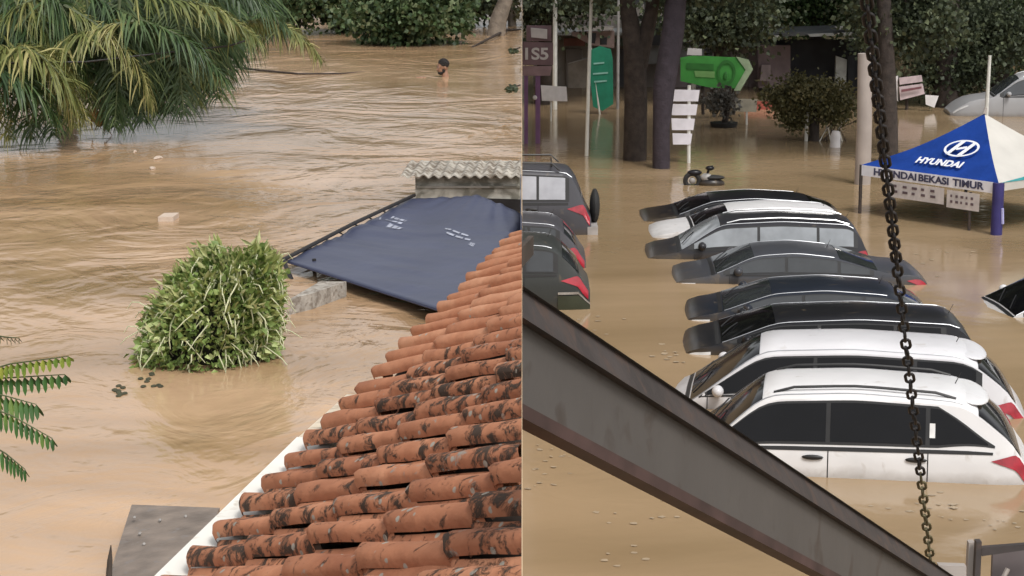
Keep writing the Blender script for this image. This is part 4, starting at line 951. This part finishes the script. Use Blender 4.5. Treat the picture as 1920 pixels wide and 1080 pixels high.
post_sign('small white rectangular sign on a short post right of the mauve board', [(1014, 160), (1062, 163), (1064, 190), (1016, 189)], 57, (1033, 225), palep)
post_sign('small cream sign on a post below the right end of the green board', [(1379, 186), (1420, 186), (1418, 210), (1380, 209)], 56, (1400, 222), pm('cream plate', (.52, .48, .38), .6))
# green vertical banner
gm = pm('green banner', (.012, .20, .115), .6, .2, 3)
gb_ = at_z(1128, 214, 0); gt = thing('feather_banner', 'upright deep green banner standing in the water', 'banner', gb_)
board(gt, 'cloth', [(1105, 95), (1125, 86), (1145, 92), (1149, 110), (1150, 195), (1130, 208), (1112, 200), (1107, 150)], gb_.y, gm, .02)
MB().tube([gb_ - V((.0, 0, .4)), at_y(1108, 90, gb_.y + .05)], .03, 6).o('pole', pale, gt)
for k, (a, b, y_) in enumerate(((1113, 1133, 118), (1112, 1140, 137), (1114, 1138, 152))): board(gt, 'pale_stripe', [(a, y_), (b, y_ - 2), (b, y_ + 1), (a, y_ + 3)], gb_.y - .02, pm('pale green print', (.25, .5, .42), .6), .005)
# green pointed board
gY = 57.5; gbd = thing('green_board', 'bright green board pointed at the right end with a round emblem', 'sign', at_y(1335, 200, gY))
gr2 = pm('bright green board', (.06, .32, .055), .55, .2, 2.5); gr3 = pm('pale green board', (.20, .42, .13), .55, .2, 3); gr4 = pm('dark green board', (.032, .18, .03), .55, .2, 3)
board(gbd, 'board', [(1276, 108), (1300, 104), (1385, 108), (1404, 130), (1386, 166), (1330, 164), (1276, 152)], gY, gr2, .03)
board(gbd, 'border', [(1380, 106), (1404, 112), (1412, 130), (1388, 170), (1376, 170), (1398, 131)], gY - .03, pm('pale border', (.35, .45, .28), .6), .02)
board(gbd, 'dark_band', [(1287, 118), (1338, 120), (1338, 132), (1287, 130)], gY - .02, gr4, .01); board(gbd, 'pale_band', [(1302, 133), (1340, 134), (1340, 146), (1304, 144)], gY - .02, gr3, .01)
eg = MB(); cE = at_y(1362, 136, gY - .04)
for k in range(24):
    a = 2 * math.pi * k / 24
    for s in (.27, .2): eg.v.append(cE + V((s * math.cos(a), 0, s * 1.35 * math.sin(a))))
eg.f = [(2 * k, 2 * k + 1, (2 * k + 3) % 48, (2 * k + 2) % 48) for k in range(24)]; eg.o('round_emblem', gr4, gbd)
MB().ell(cE + V((-.02, 0, -.1)), (.06, .02, .13), 10, 8).o('emblem_centre', gr4, gbd)
for x in (1318, 1376): MB().tube([at_y(x, 215, gY + .1), at_y(x, 110, gY + .1)], .05, 8).o('post', bark, gbd)
board(gbd, 'pale_top', [(1290, 90), (1316, 92), (1316, 104), (1288, 103)], gY - .01, palep)
# stacked direction planks
sY = at_z(1290, 306, 0).y; sp_ = thing('direction_sign', 'stack of four white direction planks on a pole beside the dark trunks', 'sign', at_z(1290, 306, 0))
for (a, b, y0, y1) in ((1260, 1312, 168, 190), (1259, 1308, 195, 216), (1259, 1303, 222, 244), (1261, 1298, 250, 271)):
    board(sp_, 'plank', [(a, y0), (b, y0 + 1), (b - 3, y1), (a + 1, y1)], sY, pm('white plank', (.7, .68, .74), .6, .1, 4), .04)
MB().tube([at_z(1292, 306, 0) - V((0, -.06, .4)), at_y(1292, 160, sY + .06)], .045, 8).o('pole', pale, sp_, True)
# leaning scooter
sc = at_z(1312, 347, 0); scooter = thing('motor_scooter', 'half drowned black and white scooter below the direction planks', 'scooter', sc)
def tor(c, R_, r_, axis='y', n=18, m=8):
    g = MB()
    for i in range(n):
        a = 2 * math.pi * i / n
        for j in range(m):
            b = 2 * math.pi * j / m; q = R_ + r_ * math.cos(b); g.v.append(V(c) + V((q * math.cos(a), r_ * math.sin(b), q * math.sin(a))))
    g.f = [(i * m + j, i * m + (j + 1) % m, ((i + 1) % n) * m + (j + 1) % m, ((i + 1) % n) * m + j) for i in range(n) for j in range(m)]; return g
tor(sc + V((-.17, 0, .10)), .155, .055).o('tyre', rubber, scooter, True); MB().ell(sc + V((-.17, -.01, .10)), (.075, .05, .075), 14, 8).o('hub', pm('grey hub', (.3, .29, .28), .5), scooter, True)
MB().ell(sc + V((.26, 0, .03)), (.30, .16, .13), 14, 8).o('body', pk, scooter, True); MB().ell(sc + V((.14, 0, .17)), (.14, .1, .10), 12, 8).o('leg_shield', pm('grey hub', (.3, .29, .28)), scooter, True)
MB().ell(sc + V((.30, 0, .17)), (.26, .12, .06), 14, 8).o('seat', rubber, scooter, True); MB().ell(sc + V((-.12, 0, .28)), (.17, .09, .07), 12, 8).o('mudguard', pk, scooter, True)
MB().ell(sc + V((.22, 0, .38)), (.10, .07, .055), 10, 8).o('headlamp_cowl', pk, scooter, True)
MB().tube([sc + V((.12, 0, .1)), sc + V((.2, 0, .36))], .03, 8).o('steering_column', pk, scooter); MB().tube([sc + V((.16, -.2, .40)), sc + V((.22, 0, .42)), sc + V((.30, .2, .40))], .018, 6).o('handlebar', pk, scooter, True)
# potted shrub
ps = at_z(1357, 238, 0); t = thing('potted_shrub', 'thin grey leafed shrub in a dark tub under the green board', 'shrub', ps)
MB().tube([ps + V((0, 0, -.2)), ps + V((0, 0, .05)), ps + V((0, 0, .13))], [.30, .38, .40], 14).o('tub', rubber, t, True)
MB().tube([ps, ps + V((.12, 0, .6)), ps + V((.13, 0, 1.15))], [.09, .08, .07], 8).o('trunk', bark, t, True)
P, D, _ = crown_points(ps + V((-.1, 0, .75)), (.33, .3, .38), 16, 40, .28); leaf_obj('crown', leaf_verts(P, D, .11), leafmat('grey leaves', (.10, .095, .08), (.18, .17, .15), (.28, .27, .25)), t)['kind'] = 'stuff'
# low red barrier
rb = at_z(1425, 205, 0); tag(MB().box(rb + V((0, 0, .06)), (.95, .2, .36)).o('red_barrier', pm('red plastic', (.30, .07, .05), .5, .25, 4)), 'low red barrier awash between the cream sign and the olive shrub', 'barrier')

# ---- trees on the right
def big_tree(label, base, pts, rr_, crowns, m=leaf_dark, ls=.13, bk=bark):
    t = tree_(label, base, pts, rr_, crowns, m, ls, bk)
    top = V(pts[-1]); z0 = max(c[0][2] + c[1][2] for c in crowns)                # the high crown that shades the park
    hgt = random.uniform(13, 18); cz = (z0 + hgt) / 2 + .4
    P, D, _ = crown_points((top.x, base.y + .5, cz), (4.6, 3.2, (hgt - z0) / 2 - .2), 60, 55, 1.9, .3)
    kp = P[:, 2] > max(z0 + .3, 5.2); P = P[kp]; D = D[kp]
    leaf_obj('upper_crown', leaf_verts(P, D, .5), m, t, 'right')['kind'] = 'stuff'
    MB().tube([top, V((top.x, base.y + .3, cz)), V((top.x + .3, base.y + .5, hgt - 1))], [rr_[-1], rr_[-1] * .6, .05], 8).o('stem', bk, t, True)
    return t
def tree_(label, base, pts, rr_, crowns, m, ls, bk): return tree('shade_tree', label, base, pts, rr_, crowns, 0, ls, m, 'right', 'shade trees around the car park', bk)
b1 = at_z(1190, 300, 0); y1 = b1.y
T1 = big_tree('dark forked tree left of the direction planks', b1, [b1 - V((0, 0, .5)), at_y(1192, 200, y1), at_y(1190, 95, y1), at_y(1178, 20, y1), at_y(1170, -60, y1)], [.30, .29, .28, .2, .17],
    [(tuple(at_y(1150, -55, y1 + 1)), (2.4, 2, .5), 30, 120, .6)])
MB().tube([at_y(1192, 150, y1 + .02), at_y(1205, 90, y1), at_y(1222, 20, y1), at_y(1232, -60, y1)], [.22, .21, .17, .14], 10).o('limb', bark, T1, True)
b2 = at_z(1240, 315, 0); y2 = b2.y; pbk = pm('purplish bark', (.036, .028, .037), .9, .3, 5, bump=.02)
big_tree('purplish leaning trunk just left of the direction planks', b2, [b2 - V((0, 0, .5)), at_y(1240, 240, y2), at_y(1245, 160, y2), at_y(1262, 60, y2), at_y(1272, -60, y2)], [.22, .21, .27, .27, .24],
    [(tuple(at_y(1290, -40, y2 + 1)), (2.0, 2, .5), 26, 120, .6)], bk=pbk)
b3 = at_z(1668, 305, 0); y3 = b3.y
big_tree('dark brown tree between the chain and the tent', b3, [b3 - V((0, 0, .5)), at_y(1666, 220, y3), at_y(1664, 140, y3), at_y(1655, -40, y3)], [.24, .22, .2, .16],
    [(tuple(at_y(1722, 30, y3 + 1)), (1.5, 1.4, .85), 34, 220, .6)])
b4 = at_z(1775, 200, 0); y4 = b4.y
big_tree('dark tree behind the left slope of the tent', b4, [b4 - V((0, 0, .5)), at_y(1776, 150, y4), at_y(1780, 60, y4)], [.45, .4, .3],
    [(tuple(at_y(1800, 60, y4 + 1)), (3.0, 2, 1.3), 60, 260, .9), (tuple(at_y(1790, 130, y4)), (1.0, .6, .7), 20, 130, .6)])
k_ = 0
for (px, py, Y, rx, rz, n, m, lab) in (
    (1020, -20, 62, 2.0, 0.9, 40, leaf_dark, 'dark tree behind the mauve sign board'), (1125, -25, 84, 4.0, 1.6, 60, leaf_dark, 'dark tree far behind the green banner'),
    (1350, 20, 62, 1.6, 0.7, 40, leaf_dark, 'dark leafy tree above the green board'), (1420, -5, 82, 4.0, 1.5, 70, leaf_mid, 'spreading green tree left of the dark pavilion roof'),
    (1530, -28, 71, 3.6, 1.2, 80, leaf_mid, 'bright green tree over the dark pavilion'), (1630, -10, 88, 4.0, 1.6, 60, leaf_dark, 'dark tree behind the chain at the top'),
    (1795, -5, 70, 2.4, 1.4, 60, leaf_mid, 'green tree top left of the white mast'), (1880, 25, 68, 3.2, 1.8, 80, leaf_mid, 'green tree at the top right corner'), (1900, 100, 78, 3.4, 1.8, 60, leaf_dark, 'dark tree behind the white truck'),
    (1240, -30, 92, 5, 1.6, 70, leaf_dark, 'far dark tree behind the forked trunks'), (1500, 40, 104, 6, 3.0, 80, leaf_dark, 'far dark tree behind the pavilion'), (1750, 70, 100, 6, 3.2, 80, leaf_dark, 'far dark tree behind the tent'), (1060, -10, 101, 5, 1.6, 60, leaf_dark, 'far dark tree at the left end of the car park'), (1360, -10, 104, 6, 1.6, 70, leaf_dark, 'far dark tree in the middle of the background')):
    c = at_y(px, py, Y); b = V((c.x, Y, 0))
    big_tree(lab, b, [b - V((0, 0, .5)), V((c.x + .1, Y, c.z * .5)), V((c.x, Y, max(.8, c.z - .3)))], [.35, .28, .2], [((c.x, c.y, c.z), (rx, 1.8, rz), n, 230, 1.1)], m, .145)
hd = obj('far_wood', [(-.0 + .05, 118, 0), (60, 118, 0), (60, 120, 14), (.05, 120, 14)], [(0, 1, 2, 3)], pm('far wood', (.07, .08, .065), .95, .5, .6)); hd['kind'] = 'stuff'; tag(hd, 'dark mass of far woodland closing the car park background', 'wood')
# olive shrub
ob = at_z(1525, 264, 0)
sh = tree('olive_shrub', 'rounded olive brown shrub standing in the water left of the concrete pole', ob, [ob - V((0, 0, .3)), ob + V((.02, 0, .5)), ob + V((.05, 0, 1.0))], [.16, .13, .1],
     [(tuple(ob + V((-.25, .2, 1.15))), (.95, .6, .52), 46, 110, .38), (tuple(ob + V((.55, .1, .95))), (.55, .5, .5), 26, 100, .34), (tuple(ob + V((-.55, .1, .75))), (.35, .4, .4), 14, 100, .3)], 0, .09, leaf_olive, 'right', cat='shrub')
MB().tube([ob + V((-.2, -.05, -.3)), ob + V((-.2, -.05, .6)), ob + V((-.1, 0, 1.0))], [.05, .045, .03], 6).o('pale_stem', pale, sh); 
for k in range(8):
    a = ob + V((.15 + .1 * k, -.1, 0)); MB().tube([a, a + V((random.uniform(-.2, .3), 0, .35)), a + V((random.uniform(-.4, .4), 0, .6))], [.02, .018, .01], 5).o('stem', pale if k % 3 == 0 else bark, sh)
sp2 = at_z(1566, 276, 0); tag(MB().tube([sp2 - V((0, 0, .3)), sp2 + V((0, 0, .3)), sp2 + V((0, 0, .42))], [.13, .13, .09], 12).o('bollard', palep, None, True), 'pale stubby bollard in the water right of the olive shrub', 'bollard')

# ---- background buildings
def bld(name, label, cat, pts0): return thing(name, label, cat, pts0)
pv_ = bld('dark_pavilion', 'dark open pavilion with a pale roof edge behind the olive shrub', 'pavilion', at_y(1530, 170, 66))
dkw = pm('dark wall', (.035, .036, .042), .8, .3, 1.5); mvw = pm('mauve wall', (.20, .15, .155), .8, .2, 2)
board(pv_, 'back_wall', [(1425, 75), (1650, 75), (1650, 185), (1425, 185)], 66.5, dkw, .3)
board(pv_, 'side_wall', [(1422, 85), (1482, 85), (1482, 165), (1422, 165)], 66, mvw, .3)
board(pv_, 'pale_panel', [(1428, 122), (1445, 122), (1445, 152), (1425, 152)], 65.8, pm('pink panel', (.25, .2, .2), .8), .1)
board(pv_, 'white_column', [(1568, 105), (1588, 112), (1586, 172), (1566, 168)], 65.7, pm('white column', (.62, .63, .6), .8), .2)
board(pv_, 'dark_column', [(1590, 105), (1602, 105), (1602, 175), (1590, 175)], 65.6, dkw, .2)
q = [at_y(1430, 70, 65), at_y(1655, 60, 65), at_y(1655, 50, 69), at_y(1440, 58, 69)]
MB().quadprism(q, (0, 0, .12)).o('roof', pm('dark roof sheet', (.07, .075, .08), .6, .3, 1), pv_)
for (a, b, y_) in ((1443, 1462, 68), (1515, 1562, 64), (1565, 1615, 50), (1570, 1612, 62), (1588, 1602, 72), (1620, 1632, 66)): board(pv_, 'roof_sheet', [(a, y_), (b, y_ - 2), (b + 3, y_ + 3), (a + 4, y_ + 5)], 64.8, pm('pale sheet', (.42, .43, .42), .6), .1)
sr = bld('shop_row', 'long pale row of shops at the back of the flooded car park', 'building', at_y(1220, 160, 68))
beige = pm('beige shop wall', (.50, .45, .40), .85, .2, .5, dirt=(.2, .18, .16), dirt_amt=.2)
board(sr, 'wall', [(1000, 30), (1450, 30), (1450, 176), (1000, 176)], 68, beige, .4)
for k in range(9):
    x = 1012 + 49 * k; board(sr, 'shop_front', [(x, 92), (x + 30, 92), (x + 30, 166), (x, 166)], 67.8, pm('shop front %d' % (k % 3), ((.10, .10, .11), (.22, .19, .17), (.34, .28, .29))[k % 3], .6, .3, 1), .1)
    board(sr, 'shop_sign', [(x - 4, 72), (x + 36, 72), (x + 36, 86), (x - 4, 86)], 67.6, pm('shop sign %d' % (k % 4), ((.45, .42, .4), (.30, .12, .10), (.5, .48, .45), (.16, .22, .2))[k % 4], .6, .2, 2), .15)
q = [at_y(990, 66, 67), at_y(1460, 66, 67), at_y(1460, 58, 68), at_y(990, 58, 68)]; MB().quadprism(q, (0, 0, .1)).o('awning', pm('pale sheet', (.42, .43, .42)), sr)
kb = bld('white_kiosk', 'low white kiosk with a pinkish awning behind the tall thin pole', 'kiosk', at_y(1110, 175, 64))
board(kb, 'fascia', [(1085, 25), (1150, 28), (1150, 50), (1082, 50)], 64, pm('kiosk grey', (.36, .33, .33), .7), .3); board(kb, 'sill', [(1082, 50), (1150, 50), (1150, 57), (1082, 57)], 63.8, palep, .2)
board(kb, 'pink_wall', [(1072, 60), (1152, 58), (1152, 90), (1110, 85), (1072, 66)], 64, pm('pink wall', (.38, .29, .28), .8), .3); board(kb, 'wall', [(1065, 120), (1100, 110), (1100, 165), (1065, 165)], 64.4, pm('beige wall', (.26, .23, .2), .8), .3)
board(kb, 'window', [(1100, 62), (1118, 62), (1116, 82), (1104, 80)], 63.7, dkw, .05); board(kb, 'window', [(1125, 70), (1138, 70), (1138, 84), (1125, 84)], 63.7, dkw, .05)
k2 = bld('pale_house', 'pale house front glimpsed between the forked trunks', 'house', at_y(1235, 150, 66.5))
board(k2, 'wall', [(1180, 0), (1320, 0), (1320, 120), (1180, 120)], 66.5, pm('grey house', (.17, .17, .17), .8, .2, .6), .4)
for (a, b, c_, d_) in ((1186, 1208, 8, 30), (1230, 1248, 12, 30), (1184, 1246, 40, 46), (1290, 1300, 45, 78)): board(k2, 'pale_trim', [(a, c_), (b, c_), (b, d_), (a, d_)], 66.3, palep, .1)
for x in (1196, 1222, 1280): board(k2, 'window', [(x, 52), (x + 16, 52), (x + 16, 85), (x, 85)], 66.3, dkw, .1)
rs = bld('roadside_sign', 'tilted pink and white roadside sign right of the chain', 'sign', at_y(1710, 215, 60))
board(rs, 'plate', [(1686, 163), (1730, 157), (1734, 176), (1688, 188)], 60, pm('pinkish plate', (.50, .40, .41), .6, .2, 4)); board(rs, 'plate', [(1686, 146), (1728, 141), (1730, 153), (1687, 159)], 60, pm('pinkish plate', (.5, .4, .4))); board(rs, 'frame', [(1675, 145), (1684, 142), (1684, 190), (1674, 184)], 60.1, palep)
board(rs, 'red_band', [(1690, 168), (1728, 162), (1728, 166), (1690, 173)], 59.9, pm('dark red print', (.16, .06, .07), .6), .01); board(rs, 'small_plate', [(1735, 178), (1760, 180), (1752, 202), (1736, 196)], 59.8, palep)
MB().tube([at_y(1700, 240, 60.2), at_y(1700, 150, 60.2)], .05, 8).o('post', bark, rs)
car('tall silver car with roof rails parked beyond the tent', XR(2060, 58), 58, .55, paint('silver', (.34, .34, .35)), L=4.6, W=1.75, H=1.78, yaw=-4, cowl=1.25, rf=2.0, rr=.5, hz=1.1, belt=1.12, belt_r=1.14, rails=chrome, group='cars beyond the tent', glass=glass_grey)
